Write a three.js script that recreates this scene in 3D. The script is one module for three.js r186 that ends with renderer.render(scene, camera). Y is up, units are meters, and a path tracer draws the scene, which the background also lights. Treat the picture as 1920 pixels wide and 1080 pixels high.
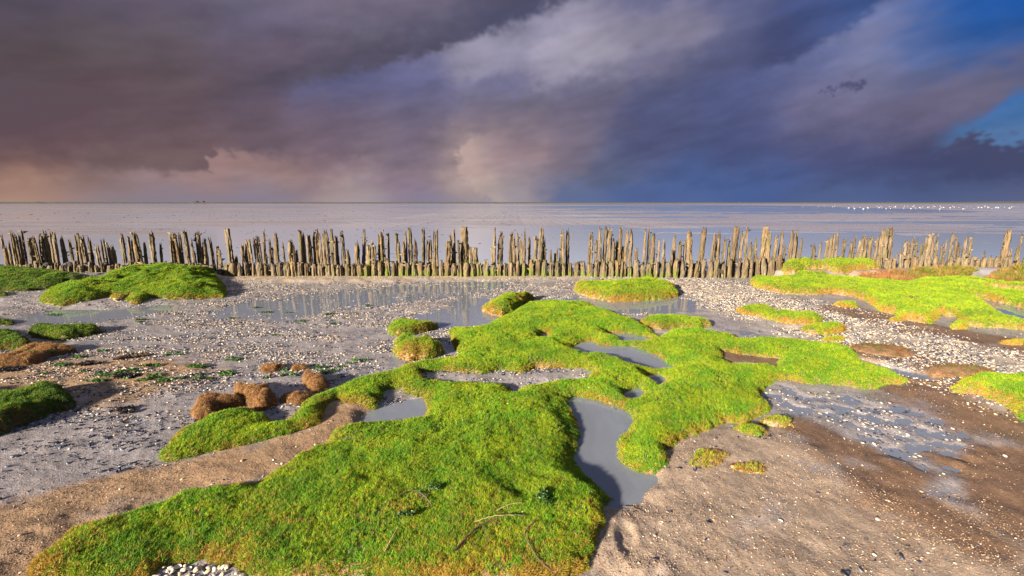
import * as THREE from 'three';
import { mergeGeometries } from 'three/addons/utils/BufferGeometryUtils.js';
import { createNoise2D, createNoise3D } from 'simplex-noise';

// ------------------------------------------------------------------ camera, sky, sun, exposure
const scene = new THREE.Scene();
const EYE = 1.6;                                             // eye height over the wet flat, metres
const camera = new THREE.PerspectiveCamera(63.66, 16 / 9, 0.05, 12000);
camera.position.set(0, EYE, 0);
camera.rotation.x = -0.18077;                                // tilted down ten degrees
const EXPOSURE = 3.9;
const renderer = new THREE.WebGLRenderer({ antialias: true });
renderer.setSize(1024, 576);
renderer.toneMapping = THREE.LinearToneMapping;
renderer.toneMappingExposure = EXPOSURE;
renderer.shadowMap.enabled = true;

const SUN_AZ = 44, SUN_EL = 16.5;                              // degrees left of straight behind the camera; height
const sunDir = new THREE.Vector3(-Math.sin(SUN_AZ * Math.PI / 180), Math.tan(SUN_EL * Math.PI / 180), Math.cos(SUN_AZ * Math.PI / 180)).normalize();
const sun = new THREE.DirectionalLight(new THREE.Color().setRGB(1.0, 0.84, 0.62), 4.6);
sun.name = 'sun';
sun.position.copy(sunDir).multiplyScalar(60);
sun.castShadow = true;
sun.shadow.mapSize.set(4096, 4096);
sun.shadow.radius = 5;
Object.assign(sun.shadow.camera, { left: -18, right: 18, top: 18, bottom: -18, near: 1, far: 140 });
scene.add(sun, sun.target);

function rng(seed) { let a = seed >>> 0; return () => { a = (a + 0x6d2b79f5) | 0; let t = Math.imul(a ^ (a >>> 15), 1 | a); t = (t + Math.imul(t ^ (t >>> 7), 61 | t)) ^ t; return ((t ^ (t >>> 14)) >>> 0) / 4294967296; }; }
const n2 = createNoise2D(rng(11)), n3 = createNoise3D(rng(12));
const fbm = (x, y, o = 4) => { let s = 0, a = 0.5, f = 1; for (let i = 0; i < o; i++) { s += a * n2(x * f + i * 17.3, y * f - i * 9.1); a *= 0.5; f *= 2.03; } return s; };
const { clamp, lerp, smoothstep } = THREE.MathUtils;
const lin = (c) => { c /= 255; return c <= 0.04045 ? c / 12.92 : ((c + 0.055) / 1.055) ** 2.4; };

// cloud colours by direction: [degrees right of the view, degrees up, sRGB, deck]; decks overlap along the cloud edges below
const SKY = [[-45.2,15.5,84,76,92,2],[-37.1,17.4,94,84,105,2],[-26.7,19.4,104,98,118,2],[-18.6,20.4,117,108,128,2],[-9.5,21.2,108,100,120,2],[0.0,21.5,76,74,94,2],[6.0,21.4,85,85,115,2],[14.1,20.9,92,94,130,1],[22.3,20.0,85,90,130,1],[29.5,18.9,70,85,135,1],[33.9,18.1,55,85,145,1],[39.7,16.8,30,85,155,0],[45.2,15.5,8,75,155,0],[-45.5,13.6,84,74,82,2],[-37.3,15.3,92,84,92,2],[-27.0,17.1,98,92,115,2],[-15.4,18.4,108,102,122,2],[-6.6,18.9,98,95,118,2],[-1.8,19.0,72,76,108,2],[0.6,19.0,90,92,120,1],[3.6,19.0,150,145,165,1],[11.4,18.7,130,125,145,1],[18.7,18.1,135,130,150,1],[25.0,17.4,95,98,130,1],[28.9,16.8,68,75,115,1],[32.4,16.2,80,100,150,1],[35.8,15.6,140,140,170,0],[38.8,15.0,70,95,150,0],[42.3,14.3,20,85,160,0],[45.5,13.6,12,85,160,0],[-45.8,11.7,86,74,80,2],[-40.9,12.6,92,82,85,2],[-35.2,13.6,94,82,92,2],[-27.2,14.7,98,86,102,2],[-18.3,15.7,92,84,100,2],[-12.1,16.1,82,78,98,2],[-4.9,16.4,145,140,160,1],[-1.2,16.5,150,146,168,1],[5.5,16.4,165,158,178,1],[9.7,16.2,150,145,162,1],[17.2,15.8,115,112,138,1],[24.2,15.1,85,88,120,1],[29.1,14.5,68,72,110,1],[32.7,14.0,85,98,145,0],[36.0,13.4,125,125,155,0],[39.1,12.9,75,100,150,0],[41.9,12.4,55,95,150,0],[45.8,11.7,75,85,125,0],[-46.0,9.7,80,72,78,2],[-42.2,10.3,92,72,78,2],[-35.5,11.3,95,80,85,2],[-27.4,12.3,94,82,95,2],[-23.4,12.7,86,80,98,2],[-19.1,13.1,92,92,126,1],[-9.8,13.6,98,98,135,1],[0.0,13.8,105,105,140,1],[8.6,13.6,105,102,130,1],[17.4,13.2,88,90,120,1],[25.4,12.5,80,88,130,0],[30.3,12.0,95,100,140,0],[32.9,11.6,120,115,140,0],[36.7,11.1,115,112,140,0],[40.5,10.6,110,105,130,0],[43.9,10.0,110,105,128,0],[46.0,9.7,95,92,112,0],[-46.3,7.6,84,68,70,2],[-42.5,8.1,88,68,72,2],[-35.7,9.0,96,78,80,2],[-29.1,9.6,92,78,92,1],[-21.4,10.2,95,90,118,1],[-9.9,10.8,92,92,125,1],[0.0,11.0,90,90,115,1],[8.7,10.9,95,92,115,1],[17.6,10.5,80,85,122,0],[25.6,9.9,80,88,130,0],[30.5,9.5,110,105,135,0],[34.9,9.0,110,105,130,0],[38.9,8.6,105,98,125,0],[42.5,8.1,115,105,125,0],[45.1,7.8,80,100,145,5],[46.3,7.6,50,100,160,5],[-46.6,5.6,90,66,66,2],[-42.8,5.9,92,70,72,0],[-36.0,6.5,98,78,80,0],[-27.9,7.2,100,85,98,0],[-19.4,7.6,108,95,112,0],[-10.0,8.0,100,92,115,0],[-3.8,8.1,120,108,125,0],[0.0,8.1,125,112,125,0],[6.3,8.0,108,100,120,0],[17.7,7.7,78,82,118,0],[25.9,7.3,72,78,118,0],[33.0,6.8,85,85,115,0],[39.2,6.3,95,90,118,0],[42.8,5.9,80,80,115,0],[44.1,5.8,65,72,105,0],[45.5,5.7,70,115,165,5],[46.6,5.6,80,120,165,5],[-46.8,3.9,125,88,80,3],[-43.0,4.2,112,84,82,0],[-36.2,4.6,105,85,88,0],[-32.8,4.8,112,90,94,0],[-30.5,4.9,150,120,120,3],[-27.6,5.0,138,113,118,3],[-21.8,5.3,115,95,108,0],[-10.1,5.6,106,93,113,0],[-7.3,5.6,112,98,115,0],[-5.1,5.7,165,145,140,0],[-0.6,5.7,150,128,135,4],[4.1,5.7,155,130,135,4],[6.6,5.6,108,103,122,0],[14.9,5.5,80,85,120,0],[26.0,5.1,72,80,120,0],[33.2,4.8,72,75,115,0],[39.4,4.4,65,70,110,0],[44.7,4.0,55,62,95,0],[46.8,3.9,60,65,95,0],[-47.1,2.2,160,120,98,3],[-43.9,2.3,140,108,95,3],[-40.4,2.4,118,95,95,3],[-36.4,2.6,140,112,110,3],[-32.1,2.7,150,122,120,3],[-27.2,2.9,150,122,118,3],[-20.8,3.0,130,108,115,3],[-12.6,3.1,125,105,118,3],[-7.6,3.2,135,118,128,0],[-4.5,3.2,168,148,142,0],[0.0,3.2,150,135,140,4],[5.1,3.2,105,108,130,0],[12.0,3.1,85,95,125,0],[20.8,3.0,72,92,140,0],[28.7,2.8,70,88,135,0],[35.6,2.6,72,80,118,0],[41.5,2.4,68,75,112,0],[47.1,2.2,62,68,102,0],[-47.2,0.8,172,135,112,3],[-47.2,0.8,172,135,112,0],[-44.1,0.9,165,132,118,3],[-44.1,0.9,165,132,118,0],[-40.6,0.9,132,120,130,3],[-40.6,0.9,132,120,130,0],[-36.6,1.0,125,120,138,3],[-36.6,1.0,125,120,138,0],[-32.2,1.0,135,120,130,3],[-32.2,1.0,135,120,130,0],[-27.4,1.1,138,122,130,3],[-27.4,1.1,138,122,130,0],[-19.2,1.1,165,145,145,3],[-19.2,1.1,165,145,145,0],[-13.3,1.2,138,122,140,3],[-13.3,1.2,138,122,140,0],[-3.9,1.2,165,150,150,4],[0.0,1.2,150,145,155,4],[5.8,1.2,92,104,138,0],[15.1,1.2,76,96,144,0],[26.4,1.1,72,94,145,0],[35.8,1.0,74,92,134,0],[43.4,0.9,80,95,135,0],[47.2,0.8,85,95,130,0],[-47.3,0.0,165,140,130,3],[-47.3,0.0,165,140,130,0],[-40.7,0.0,140,130,140,3],[-40.7,0.0,140,130,140,0],[-35.5,0.1,130,130,150,3],[-35.5,0.1,130,130,150,0],[-28.5,0.1,122,126,150,3],[-28.5,0.1,122,126,150,0],[-17.6,0.1,160,150,155,3],[-17.6,0.1,160,150,155,0],[-10.3,0.1,130,125,145,3],[-10.3,0.1,130,125,145,0],[0.0,0.1,135,135,155,0],[9.0,0.1,92,108,150,0],[21.0,0.1,80,100,150,0],[35.9,0.1,88,104,146,0],[47.3,0.0,98,106,140,0],[-23.4,12.6,82,77,96,2],[-19.0,14.1,80,76,95,2],[-14.4,15.4,79,75,94,2],[-9.7,16.7,78,75,95,2],[-5.5,17.8,76,75,97,2],[-1.2,19.4,72,72,96,2],[2.4,20.9,74,73,95,2],[-19.1,12.1,92,92,126,1],[-14.5,13.4,97,97,133,1],[-9.8,14.7,104,104,142,1],[-5.5,16.0,140,136,158,1],[-2.8,16.6,158,152,170,1],[0.0,17.5,150,146,168,1],[3.0,18.9,140,136,158,1],[6.1,16.6,172,164,182,1],[4.9,15.4,150,145,165,1],[9.1,17.6,150,145,160,1],[25.2,14.7,76,80,116,1],[28.1,15.2,68,73,110,1],[30.7,16.1,66,74,114,1],[33.2,17.2,62,76,122,1],[27.3,13.2,84,92,134,0],[30.1,13.8,92,102,148,0],[32.6,14.7,95,108,155,0],[34.6,15.6,100,115,160,0],[36.4,15.1,145,142,170,0],[35.6,13.7,130,128,156,0],[-7.7,5.9,108,96,114,0],[-7.9,4.4,116,102,118,0],[-6.0,5.8,176,155,146,0],[-5.8,4.7,172,150,142,0],[-5.1,3.5,172,150,143,0],[-4.3,2.3,170,152,147,0],[-3.5,6.6,158,138,140,0],[-1.6,5.1,150,128,136,4],[4.4,5.4,158,132,136,0],[5.8,5.0,112,104,122,0],[2.5,7.8,124,110,124,4],[-33.1,4.2,108,88,92,0],[-34.5,3.4,108,88,90,0],[-37.2,3.2,112,90,90,0],[-39.6,3.1,114,92,90,0],[-31.6,4.8,156,126,124,3],[-31.0,3.9,152,122,121,3],[-33.4,2.8,152,124,120,3],[-36.5,2.3,146,118,114,3],[-39.3,1.9,140,114,110,3],[45.3,7.6,55,102,162,5],[45.8,8.1,48,98,160,5],[44.1,8.4,112,104,126,0],[42.6,7.1,112,104,124,0],[44.7,6.4,66,108,160,5],[43.9,5.9,60,68,100,0],[42.8,5.4,60,66,102,0],[-60,4,165,130,112,2,1],[-60,14,86,70,74,2,1],[-62,28,86,78,88,2,1],[-85,4,150,125,115,2,1],[-90,13,92,82,88,2,1],[180,13,100,96,100,0,1],[180,13,100,96,100,1,1],[180,13,100,96,100,2,1],[-130,13,104,94,92,2,1],[130,13,88,94,110,0,1],[130,13,88,94,110,1,1],[130,13,88,94,110,2,1],[90,13,80,92,118,0,1],[90,13,80,92,118,1,1],[90,13,80,92,118,2,1],[-90,20,88,82,92,2,1],[-90,42,132,130,142,2,1],[-40,32,88,80,92,2,1],[-20,32,98,92,110,2,1],[0,32,96,94,116,2,1],[20,32,78,86,124,2,1],[38,30,40,84,145,2,1],[58,26,36,86,150,1,1],[60,12,66,86,124,0,1],[60,12,66,86,124,1,1],[60,12,66,86,124,2,1],[60,3,95,108,145,0,1],[60,3,95,108,145,1,1],[60,3,95,108,145,2,1],[-40,50,128,126,140,2,1],[0,50,130,132,150,2,1],[40,50,112,130,162,2,1],[90,5,110,120,145,0,1],[90,5,110,120,145,1,1],[90,5,110,120,145,2,1],[90,20,76,92,124,0,1],[90,20,76,92,124,1,1],[90,20,76,92,124,2,1],[90,42,110,130,164,2,1],[-130,6,165,145,130,2,1],[-130,22,94,90,98,2,1],[-130,45,138,140,152,2,1],[180,6,165,150,140,0,1],[180,6,165,150,140,1,1],[180,6,165,150,140,2,1],[180,22,90,92,104,1,1],[180,45,134,142,158,2,1],[130,6,135,138,150,0,1],[130,6,135,138,150,1,1],[130,6,135,138,150,2,1],[130,22,80,92,116,1,1],[130,45,118,134,162,2,1],[0,70,136,140,156,2,1],[90,70,128,138,160,2,1],[180,70,134,142,160,2,1],[-90,70,136,138,150,2,1],[0,90,136,142,158,2,1],[-5.6,5.6,182,158,150,4],[-5.6,4.6,178,152,147,4],[-4.7,3.3,180,156,150,4],[-3.9,2.0,180,160,150,4],[-2.3,0.7,172,158,154,4],[-3.5,6.0,165,143,141,4],[-1.3,7.2,146,126,134,4],[-2.2,3.8,164,144,143,4],[0.0,2.0,155,142,147,4],[1.6,5.1,150,128,134,4],[3.8,5.7,158,134,137,4],[2.6,3.2,140,130,140,4],[0.0,8.7,126,112,126,4],[40.3,14.3,42,90,154,0],[43.5,14.8,14,80,158,0],[44.1,12.8,42,92,156,0],[41.5,15.7,24,84,156,0],[45.5,6.7,66,112,165,5],[46.1,7.3,55,104,162,5],[46.4,5.8,84,122,165,5],[45.0,5.9,72,112,160,5],[44.4,6.2,78,110,155,5],[46.0,5.3,120,120,145,5]];
// cloud edges as height over direction: [degrees right, degrees up, softness in degrees]
const EDGES = {"sheet":[[-56.53,2.8,10.0],[-46.6,5.57,5.5],[-37.83,8.03,4.5],[-27.56,10.53,2.0],[-23.4,12.18,1.12],[-19.03,13.58,0.72],[-13.29,15.12,0.64],[-7.3,16.97,0.64],[-2.43,18.51,0.72],[2.42,20.1,0.8],[7.17,21.55,0.96],[19.23,25.53,2.0],[32.44,29.31,4.0]],"band":[[-56.59,2.45,10.0],[-46.66,5.07,5.5],[-37.89,7.56,4.5],[-27.63,9.76,3.0],[-15.85,10.3,3.0],[-3.75,10.68,3.0],[8.68,10.87,2.75],[17.45,12.22,1.75],[25.35,13.25,0.96],[28.69,13.79,0.72],[31.74,14.79,0.72],[34.11,16.15,0.8],[36.3,17.59,0.96],[40.92,19.86,1.5],[46.17,21.82,3.0]],"lit":[[-54.33,4.03,2.0],[-46.78,4.19,2.0],[-43.15,2.98,1.44],[-38.41,3.01,0.64],[-34.73,2.9,0.48],[-32.4,3.13,0.45],[-31.85,5.03,0.45],[-28.54,5.1,0.64],[-23.99,4.63,1.44],[-16.19,3.8,2.08],[-8.28,3.18,1.5]],"hole":[[39.25,5.72,0.8],[42.03,6.46,0.64],[42.68,6.7,0.56],[44.49,7.72,0.56],[46.12,9.06,0.64],[48.16,10.42,0.96]],"cumulus":[[40.95,3.83,0.45],[42.51,5.35,0.45],[43.28,5.9,0.45],[43.71,6.38,0.45],[44.12,6.42,0.45],[44.49,5.57,0.45],[45.19,4.78,0.45],[45.79,4.9,0.45],[46.66,5.07,0.45],[48.88,5.33,0.48]],"tower":[[-0.06,-2.27,0],[0.82,-3.55,0],[2.08,-4.88,0],[3.2,-6.01,0],[4.3,-6.36,0],[5.52,-6.59,0],[6.49,-6.19,0],[7.34,-5.05,0],[8.36,-3.78,0]]};
{
  const LW = 720, LH = 182, decks = [0, 1, 2, 3, 4, 5].map((deck) => {
    const lat = new Float32Array(LW * LH * 3), pts = SKY.filter((p) => p[5] === deck).map(([a, e, r, g, b, , wide]) => ({ a, e, c: [lin(r), lin(g), lin(b)], wide }));
    const slope = deck === 0 || deck > 2 ? 0.06 : 0.3, n = Math.hypot(1, slope);
    for (let j = 0; j < LH; j++) for (let i = 0; i < LW; i++) {
      const az = i / 2 - 180, el = j / 2, ce = Math.max(0.15, Math.cos(el * Math.PI / 180));
      let w = 0, r = 0, g = 0, b = 0;
      for (const p of pts) {
        let da = az - p.a; if (da > 180) da -= 360; if (da < -180) da += 360;
        da *= ce; const de = el - p.e;
        let q;
        if (p.wide) q = (da * da + de * de * 3) / 338; else { const al = (da + slope * de) / n, ac = (de - slope * da) / n, sa = deck === 0 ? 2.3 : deck === 4 ? 1.1 : deck === 2 ? 3 : 2.1, sc = deck === 0 ? (el < 4 ? 1.05 : 1.5) : 1.15; q = (al * al / (sa * sa) + ac * ac / (sc * sc)) / 2; }
        const k = (p.wide ? 2e-4 : 1) * (Math.exp(-q) + 0.03 * Math.exp(-q / 7) + 2e-4 * Math.exp(-q / 40) + 1e-9 / (1 + q));
        w += k; r += k * p.c[0]; g += k * p.c[1]; b += k * p.c[2];
      }
      const o = (j * LW + i) * 3; lat[o] = r / w; lat[o + 1] = g / w; lat[o + 2] = b / w;
    }
    return lat;
  });
  const at = (lat, az, el, out) => {
    const x = ((az + 180) % 360 + 360) % 360 * 2, y = clamp(el * 2, 0, LH - 2), i0 = Math.floor(x), j0 = Math.floor(y), fx = x - i0, fy = y - j0, a = i0 % LW, b = (i0 + 1) % LW;
    for (let c = 0; c < 3; c++) out[c] = lerp(lerp(lat[(j0 * LW + a) * 3 + c], lat[(j0 * LW + b) * 3 + c], fx), lerp(lat[((j0 + 1) * LW + a) * 3 + c], lat[((j0 + 1) * LW + b) * 3 + c], fx), fy);
  };
  const edge = (pl, x) => { if (x <= pl[0][0]) return pl[0].slice(1); for (let k = 1; k < pl.length; k++) if (x < pl[k][0]) { const t = (x - pl[k - 1][0]) / (pl[k][0] - pl[k - 1][0]); return [lerp(pl[k - 1][1], pl[k][1], t), lerp(pl[k - 1][2], pl[k][2], t)]; } return pl[pl.length - 1].slice(1); };
  const above = (pl, az, el) => { const [y, w] = edge(pl, az); return smoothstep(el - y, -w, w); };
  const W = 3072, HH = 1536, data = new Float32Array(W * HH * 4), col = [0, 0, 0], top = [0, 0, 0];
  for (let row = 0; row < HH; row++) for (let i = 0; i < W; i++) {
    const el = ((row + 0.5) / HH - 0.5) * 180, o = (row * W + i) * 4;
    data[o + 3] = 1;
    if (el <= 0) { data[o] = 0.09 / EXPOSURE; data[o + 1] = 0.085 / EXPOSURE; data[o + 2] = 0.1 / EXPOSURE; continue; }
    const th = ((i + 0.5) / W - 0.5) * 2 * Math.PI, az = Math.atan2(Math.cos(th), -Math.sin(th)) * 180 / Math.PI;
    const ce = Math.cos(el * Math.PI / 180), X = Math.cos(th) * ce * 9, Z = Math.sin(th) * ce * 9, Y = Math.sin(el * Math.PI / 180) * 9;
    const A = n3(X, Y * 1.6, Z), B = n3(X * 2.7 + 5, Y * 4, Z * 2.7), D = n3(X * 7, Y * 10 + 3, Z * 7), E = n3(X * 17, Y * 22 + 3, Z * 17), F = n3(X * 2.7 + 45, Y * 4, Z * 2.7), G = n3(X * 7 + 40, Y * 10, Z * 7);
    const low = smoothstep(el, 0, 2.5), wa = az + (A * 0.8 + B * 0.5 + D * 0.2) * (0.35 + 0.65 * low), we = el + (F * 0.45 + G * 0.2 - A * 0.3) * low;
    const ea = az + B * 0.5 + D * 0.34 + E * 0.12, ee = el + F * 0.36 + G * 0.2 + E * 0.06;          // puffs along the edges
    at(decks[0], wa, we, col);
    const over = (deck, m) => { if (m <= 0.002) return; at(decks[deck], wa, we, top); for (let c = 0; c < 3; c++) col[c] = lerp(col[c], top[c], m); };
    over(3, (1 - above(EDGES.lit, ea, ee)) * smoothstep(-az, 8, 12) * smoothstep(az, -75, -55));
    over(4, smoothstep(ea - edge(EDGES.tower, ee)[0], -0.4, 0.7) * (1 - smoothstep(ea, 0.5, 6.5)) * (1 - smoothstep(ee, 5.6, 9.6)));
    over(1, above(EDGES.band, ea, ee));
    over(5, (1 - above(EDGES.hole, ea, ee)) * above(EDGES.cumulus, ea + D * 0.5, ee + G * 0.3) * smoothstep(az, 40.5, 43.5));
    over(2, above(EDGES.sheet, ea, ee));
    const sx = X + Y * 1.2, sy = Y - X * 0.3;                                                          // long streaks rising to the right
    const streak = n3(sx * 0.6, sy * 2.4, Z * 0.6) * 0.11 + n3(sx * 1.5 + 9, sy * 6, Z * 1.5) * 0.055 + n3(sx * 3.4 + 9, sy * 12, Z * 3.4) * 0.015 + D * 0.015;
    const scud = smoothstep(1 - Math.hypot((ea + D * 0.8 - 34.1) / 1.9, (ee - 11.15 + ((ea - 34.1) / 1.9) ** 2 * 0.7) / 0.62) + E * 0.5, 0.0, 0.75) * 0.45;   // one small dark cloud at right
    const k = 1.07 * (1 + streak * low) * (1 - scud) / EXPOSURE;
    data[o] = col[0] * k; data[o + 1] = col[1] * k; data[o + 2] = col[2] * k * (1 + scud * 0.35);
  }
  const t = new THREE.DataTexture(data, W, HH, THREE.RGBAFormat, THREE.FloatType);
  t.mapping = THREE.EquirectangularReflectionMapping; t.magFilter = t.minFilter = THREE.LinearFilter; t.wrapS = THREE.RepeatWrapping; t.needsUpdate = true;
  scene.background = t; scene.environment = t;
}

// ------------------------------------------------------------------ helpers
const taken = new Map();
function named(o, name) { const k = taken.get(name) ?? 0; taken.set(name, k + 1); o.name = k ? name + '_' + String(k).padStart(3, '0') : name; return o; }
function thing(o, name, label, category, group) { named(o, name); o.userData.label = label; o.userData.category = category; if (group) o.userData.group = group; scene.add(o); shade(o); return o; }
function structure(o, name) { named(o, name); o.userData.kind = 'structure'; scene.add(o); shade(o); return o; }
function shade(o) { o.traverse((m) => { if (m.isMesh) { m.castShadow = true; m.receiveShadow = true; } }); }
const C = (r, g, b) => new THREE.Color().setRGB(r, g, b);
function texture(n, fn, srgb, m = n) {
  const d = new Uint8Array(n * m * 4);
  for (let y = 0; y < m; y++) for (let x = 0; x < n; x++) { const v = fn(x, y), o = (y * n + x) * 4; if (typeof v === 'number') d[o] = d[o + 1] = d[o + 2] = clamp(v * 255, 0, 255); else for (let c = 0; c < 3; c++) d[o + c] = clamp(v[c] * 255, 0, 255); d[o + 3] = 255; }
  const t = new THREE.DataTexture(d, n, m); t.magFilter = t.minFilter = THREE.LinearFilter; t.wrapS = t.wrapT = THREE.RepeatWrapping; if (srgb) t.colorSpace = THREE.SRGBColorSpace; t.needsUpdate = true; return t;
}
// noise that repeats every n pixels, with `cells` cells a side
function tiled(n, cells, seed, cy = cells, m = n) {
  const r = rng(seed), g = new Float32Array(cells * cy).map(() => r()), out = new Float32Array(n * m);
  for (let y = 0; y < m; y++) for (let x = 0; x < n; x++) {
    const fx = x / n * cells, fy = y / m * cy, i = Math.floor(fx), j = Math.floor(fy), u = smoothstep(fx - i, 0, 1), v = smoothstep(fy - j, 0, 1), i1 = (i + 1) % cells, j1 = (j + 1) % cy;
    out[y * n + x] = lerp(lerp(g[j * cells + i], g[j * cells + i1], u), lerp(g[j1 * cells + i], g[j1 * cells + i1], u), v);
  }
  return out;
}
const ptSeg = (x, z, a, b) => { const dx = b[0] - a[0], dz = b[1] - a[1], t = clamp(((x - a[0]) * dx + (z - a[1]) * dz) / (dx * dx + dz * dz + 1e-12), 0, 1), ex = x - a[0] - dx * t, ez = z - a[1] - dz * t; return ex * ex + ez * ez; };

// ------------------------------------------------------------------ the foreshore: heights and kinds of ground
// each zone is a chain of points: [lift in metres, radius, kind, points]; kinds: 0 grey mud, 1 brown shell sand, 2 pinkish sand, 3 shell bank, 4 brown weed mud and one plain darker brown patch at lower right, 5 berm
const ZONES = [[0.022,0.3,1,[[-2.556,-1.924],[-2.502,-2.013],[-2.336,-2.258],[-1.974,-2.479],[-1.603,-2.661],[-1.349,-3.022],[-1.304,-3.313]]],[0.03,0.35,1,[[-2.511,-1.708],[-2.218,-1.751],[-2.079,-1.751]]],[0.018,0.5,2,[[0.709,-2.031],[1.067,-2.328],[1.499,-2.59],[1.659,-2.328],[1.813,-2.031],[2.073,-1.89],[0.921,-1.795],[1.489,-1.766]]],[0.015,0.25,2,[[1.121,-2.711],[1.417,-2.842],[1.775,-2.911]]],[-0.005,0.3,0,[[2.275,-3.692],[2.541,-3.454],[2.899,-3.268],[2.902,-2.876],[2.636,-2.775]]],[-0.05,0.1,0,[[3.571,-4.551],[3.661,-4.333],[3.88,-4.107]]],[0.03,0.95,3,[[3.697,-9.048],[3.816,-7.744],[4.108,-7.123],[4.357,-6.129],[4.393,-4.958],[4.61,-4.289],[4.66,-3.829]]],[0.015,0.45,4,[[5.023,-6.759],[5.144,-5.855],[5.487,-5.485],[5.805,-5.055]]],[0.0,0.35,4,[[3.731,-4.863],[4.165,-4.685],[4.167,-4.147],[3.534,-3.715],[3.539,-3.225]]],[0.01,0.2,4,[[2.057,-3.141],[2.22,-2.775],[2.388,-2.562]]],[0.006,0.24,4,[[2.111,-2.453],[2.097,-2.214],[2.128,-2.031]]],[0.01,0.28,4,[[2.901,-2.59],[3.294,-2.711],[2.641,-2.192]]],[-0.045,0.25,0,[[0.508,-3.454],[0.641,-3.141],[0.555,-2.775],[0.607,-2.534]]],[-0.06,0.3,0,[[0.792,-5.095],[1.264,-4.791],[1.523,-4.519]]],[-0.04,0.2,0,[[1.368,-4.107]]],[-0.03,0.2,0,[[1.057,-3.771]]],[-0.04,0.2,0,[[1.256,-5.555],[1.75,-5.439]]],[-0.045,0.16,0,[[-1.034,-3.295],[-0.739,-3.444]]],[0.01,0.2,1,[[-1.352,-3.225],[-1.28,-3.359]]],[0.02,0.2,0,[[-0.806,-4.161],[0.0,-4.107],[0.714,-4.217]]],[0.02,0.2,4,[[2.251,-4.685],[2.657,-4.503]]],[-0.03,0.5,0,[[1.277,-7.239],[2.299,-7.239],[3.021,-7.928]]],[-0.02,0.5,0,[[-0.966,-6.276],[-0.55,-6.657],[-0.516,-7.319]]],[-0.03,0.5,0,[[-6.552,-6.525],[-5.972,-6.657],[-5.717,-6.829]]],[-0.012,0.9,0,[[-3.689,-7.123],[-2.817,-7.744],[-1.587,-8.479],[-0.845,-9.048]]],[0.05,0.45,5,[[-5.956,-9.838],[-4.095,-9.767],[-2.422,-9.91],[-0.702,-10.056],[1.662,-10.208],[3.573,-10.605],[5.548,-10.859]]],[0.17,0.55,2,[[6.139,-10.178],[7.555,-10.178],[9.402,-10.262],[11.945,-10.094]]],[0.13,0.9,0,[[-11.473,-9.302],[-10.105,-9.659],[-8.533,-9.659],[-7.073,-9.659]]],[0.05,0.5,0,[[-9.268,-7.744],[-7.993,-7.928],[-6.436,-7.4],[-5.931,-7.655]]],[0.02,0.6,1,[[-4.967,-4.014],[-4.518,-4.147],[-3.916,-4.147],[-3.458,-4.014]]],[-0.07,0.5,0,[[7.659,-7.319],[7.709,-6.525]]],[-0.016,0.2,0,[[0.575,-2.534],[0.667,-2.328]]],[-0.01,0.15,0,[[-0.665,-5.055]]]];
for (const z of ZONES) { const xs = z[3].map((p) => p[0]), zs = z[3].map((p) => p[1]), r = z[1] * 1.8; z.box = [Math.min(...xs) - r, Math.max(...xs) + r, Math.min(...zs) - r, Math.max(...zs) + r]; }
const zoneWeight = (z, x, y, wob) => {
  if (x < z.box[0] || x > z.box[1] || y < z.box[2] || y > z.box[3]) return 0;
  let d = Infinity; const p = z[3];
  if (p.length === 1) d = (x - p[0][0]) ** 2 + (y - p[0][1]) ** 2;
  for (let i = 0; i + 1 < p.length; i++) d = Math.min(d, ptSeg(x, y, p[i], p[i + 1]));
  return 1 - smoothstep(Math.sqrt(d) / z[1] + wob, 0.45, 1.35);
};
const WATER = -0.005, TIDE = -0.105, ROW_Z = (x) => -10.15 - 0.75 * Math.max(0, (x - 2.2) / 9.2) ** 2;
function groundHeight(x, z) {
  const past = smoothstep(ROW_Z(x) - z, 0.15, 2.2);
  let h = 0;
  if (past < 1) {
    const wob = fbm(x * 1.7, z * 1.7, 3) * 0.45;
    h = 0.006 * fbm(x * 0.7, z * 0.7, 3) + 0.008 * fbm(x * 3.1 + 4, z * 3.1, 3) + 0.003 * fbm(x * 11, z * 11, 3) - 0.001;
    for (const q of ZONES) if (q[0]) { const w = zoneWeight(q, x, z, wob); if (w > 0) h += q[0] * w; }
    h += FOOT(x, z);
    { const w = zoneWeight(ZONES[4], x, z, wob); if (w > 0) h += w * (0.026 * fbm(x * 4.2 + 7, z * 5.5, 4)); }
  }
  if (past > 0) {
    const d = Math.hypot(x, z), near = 1 - smoothstep(d, 16, 45);
    const far = TIDE - 0.003 + 0.03 * fbm(x / 55, z / 16 + 3, 3) + 0.02 * fbm(x / 9, z / 3, 3) + 0.05 * fbm(x / 420 + 2, z / 150, 2) - near * 0.035;
    h = lerp(h, far, past);
  }
  return h;
}
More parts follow.
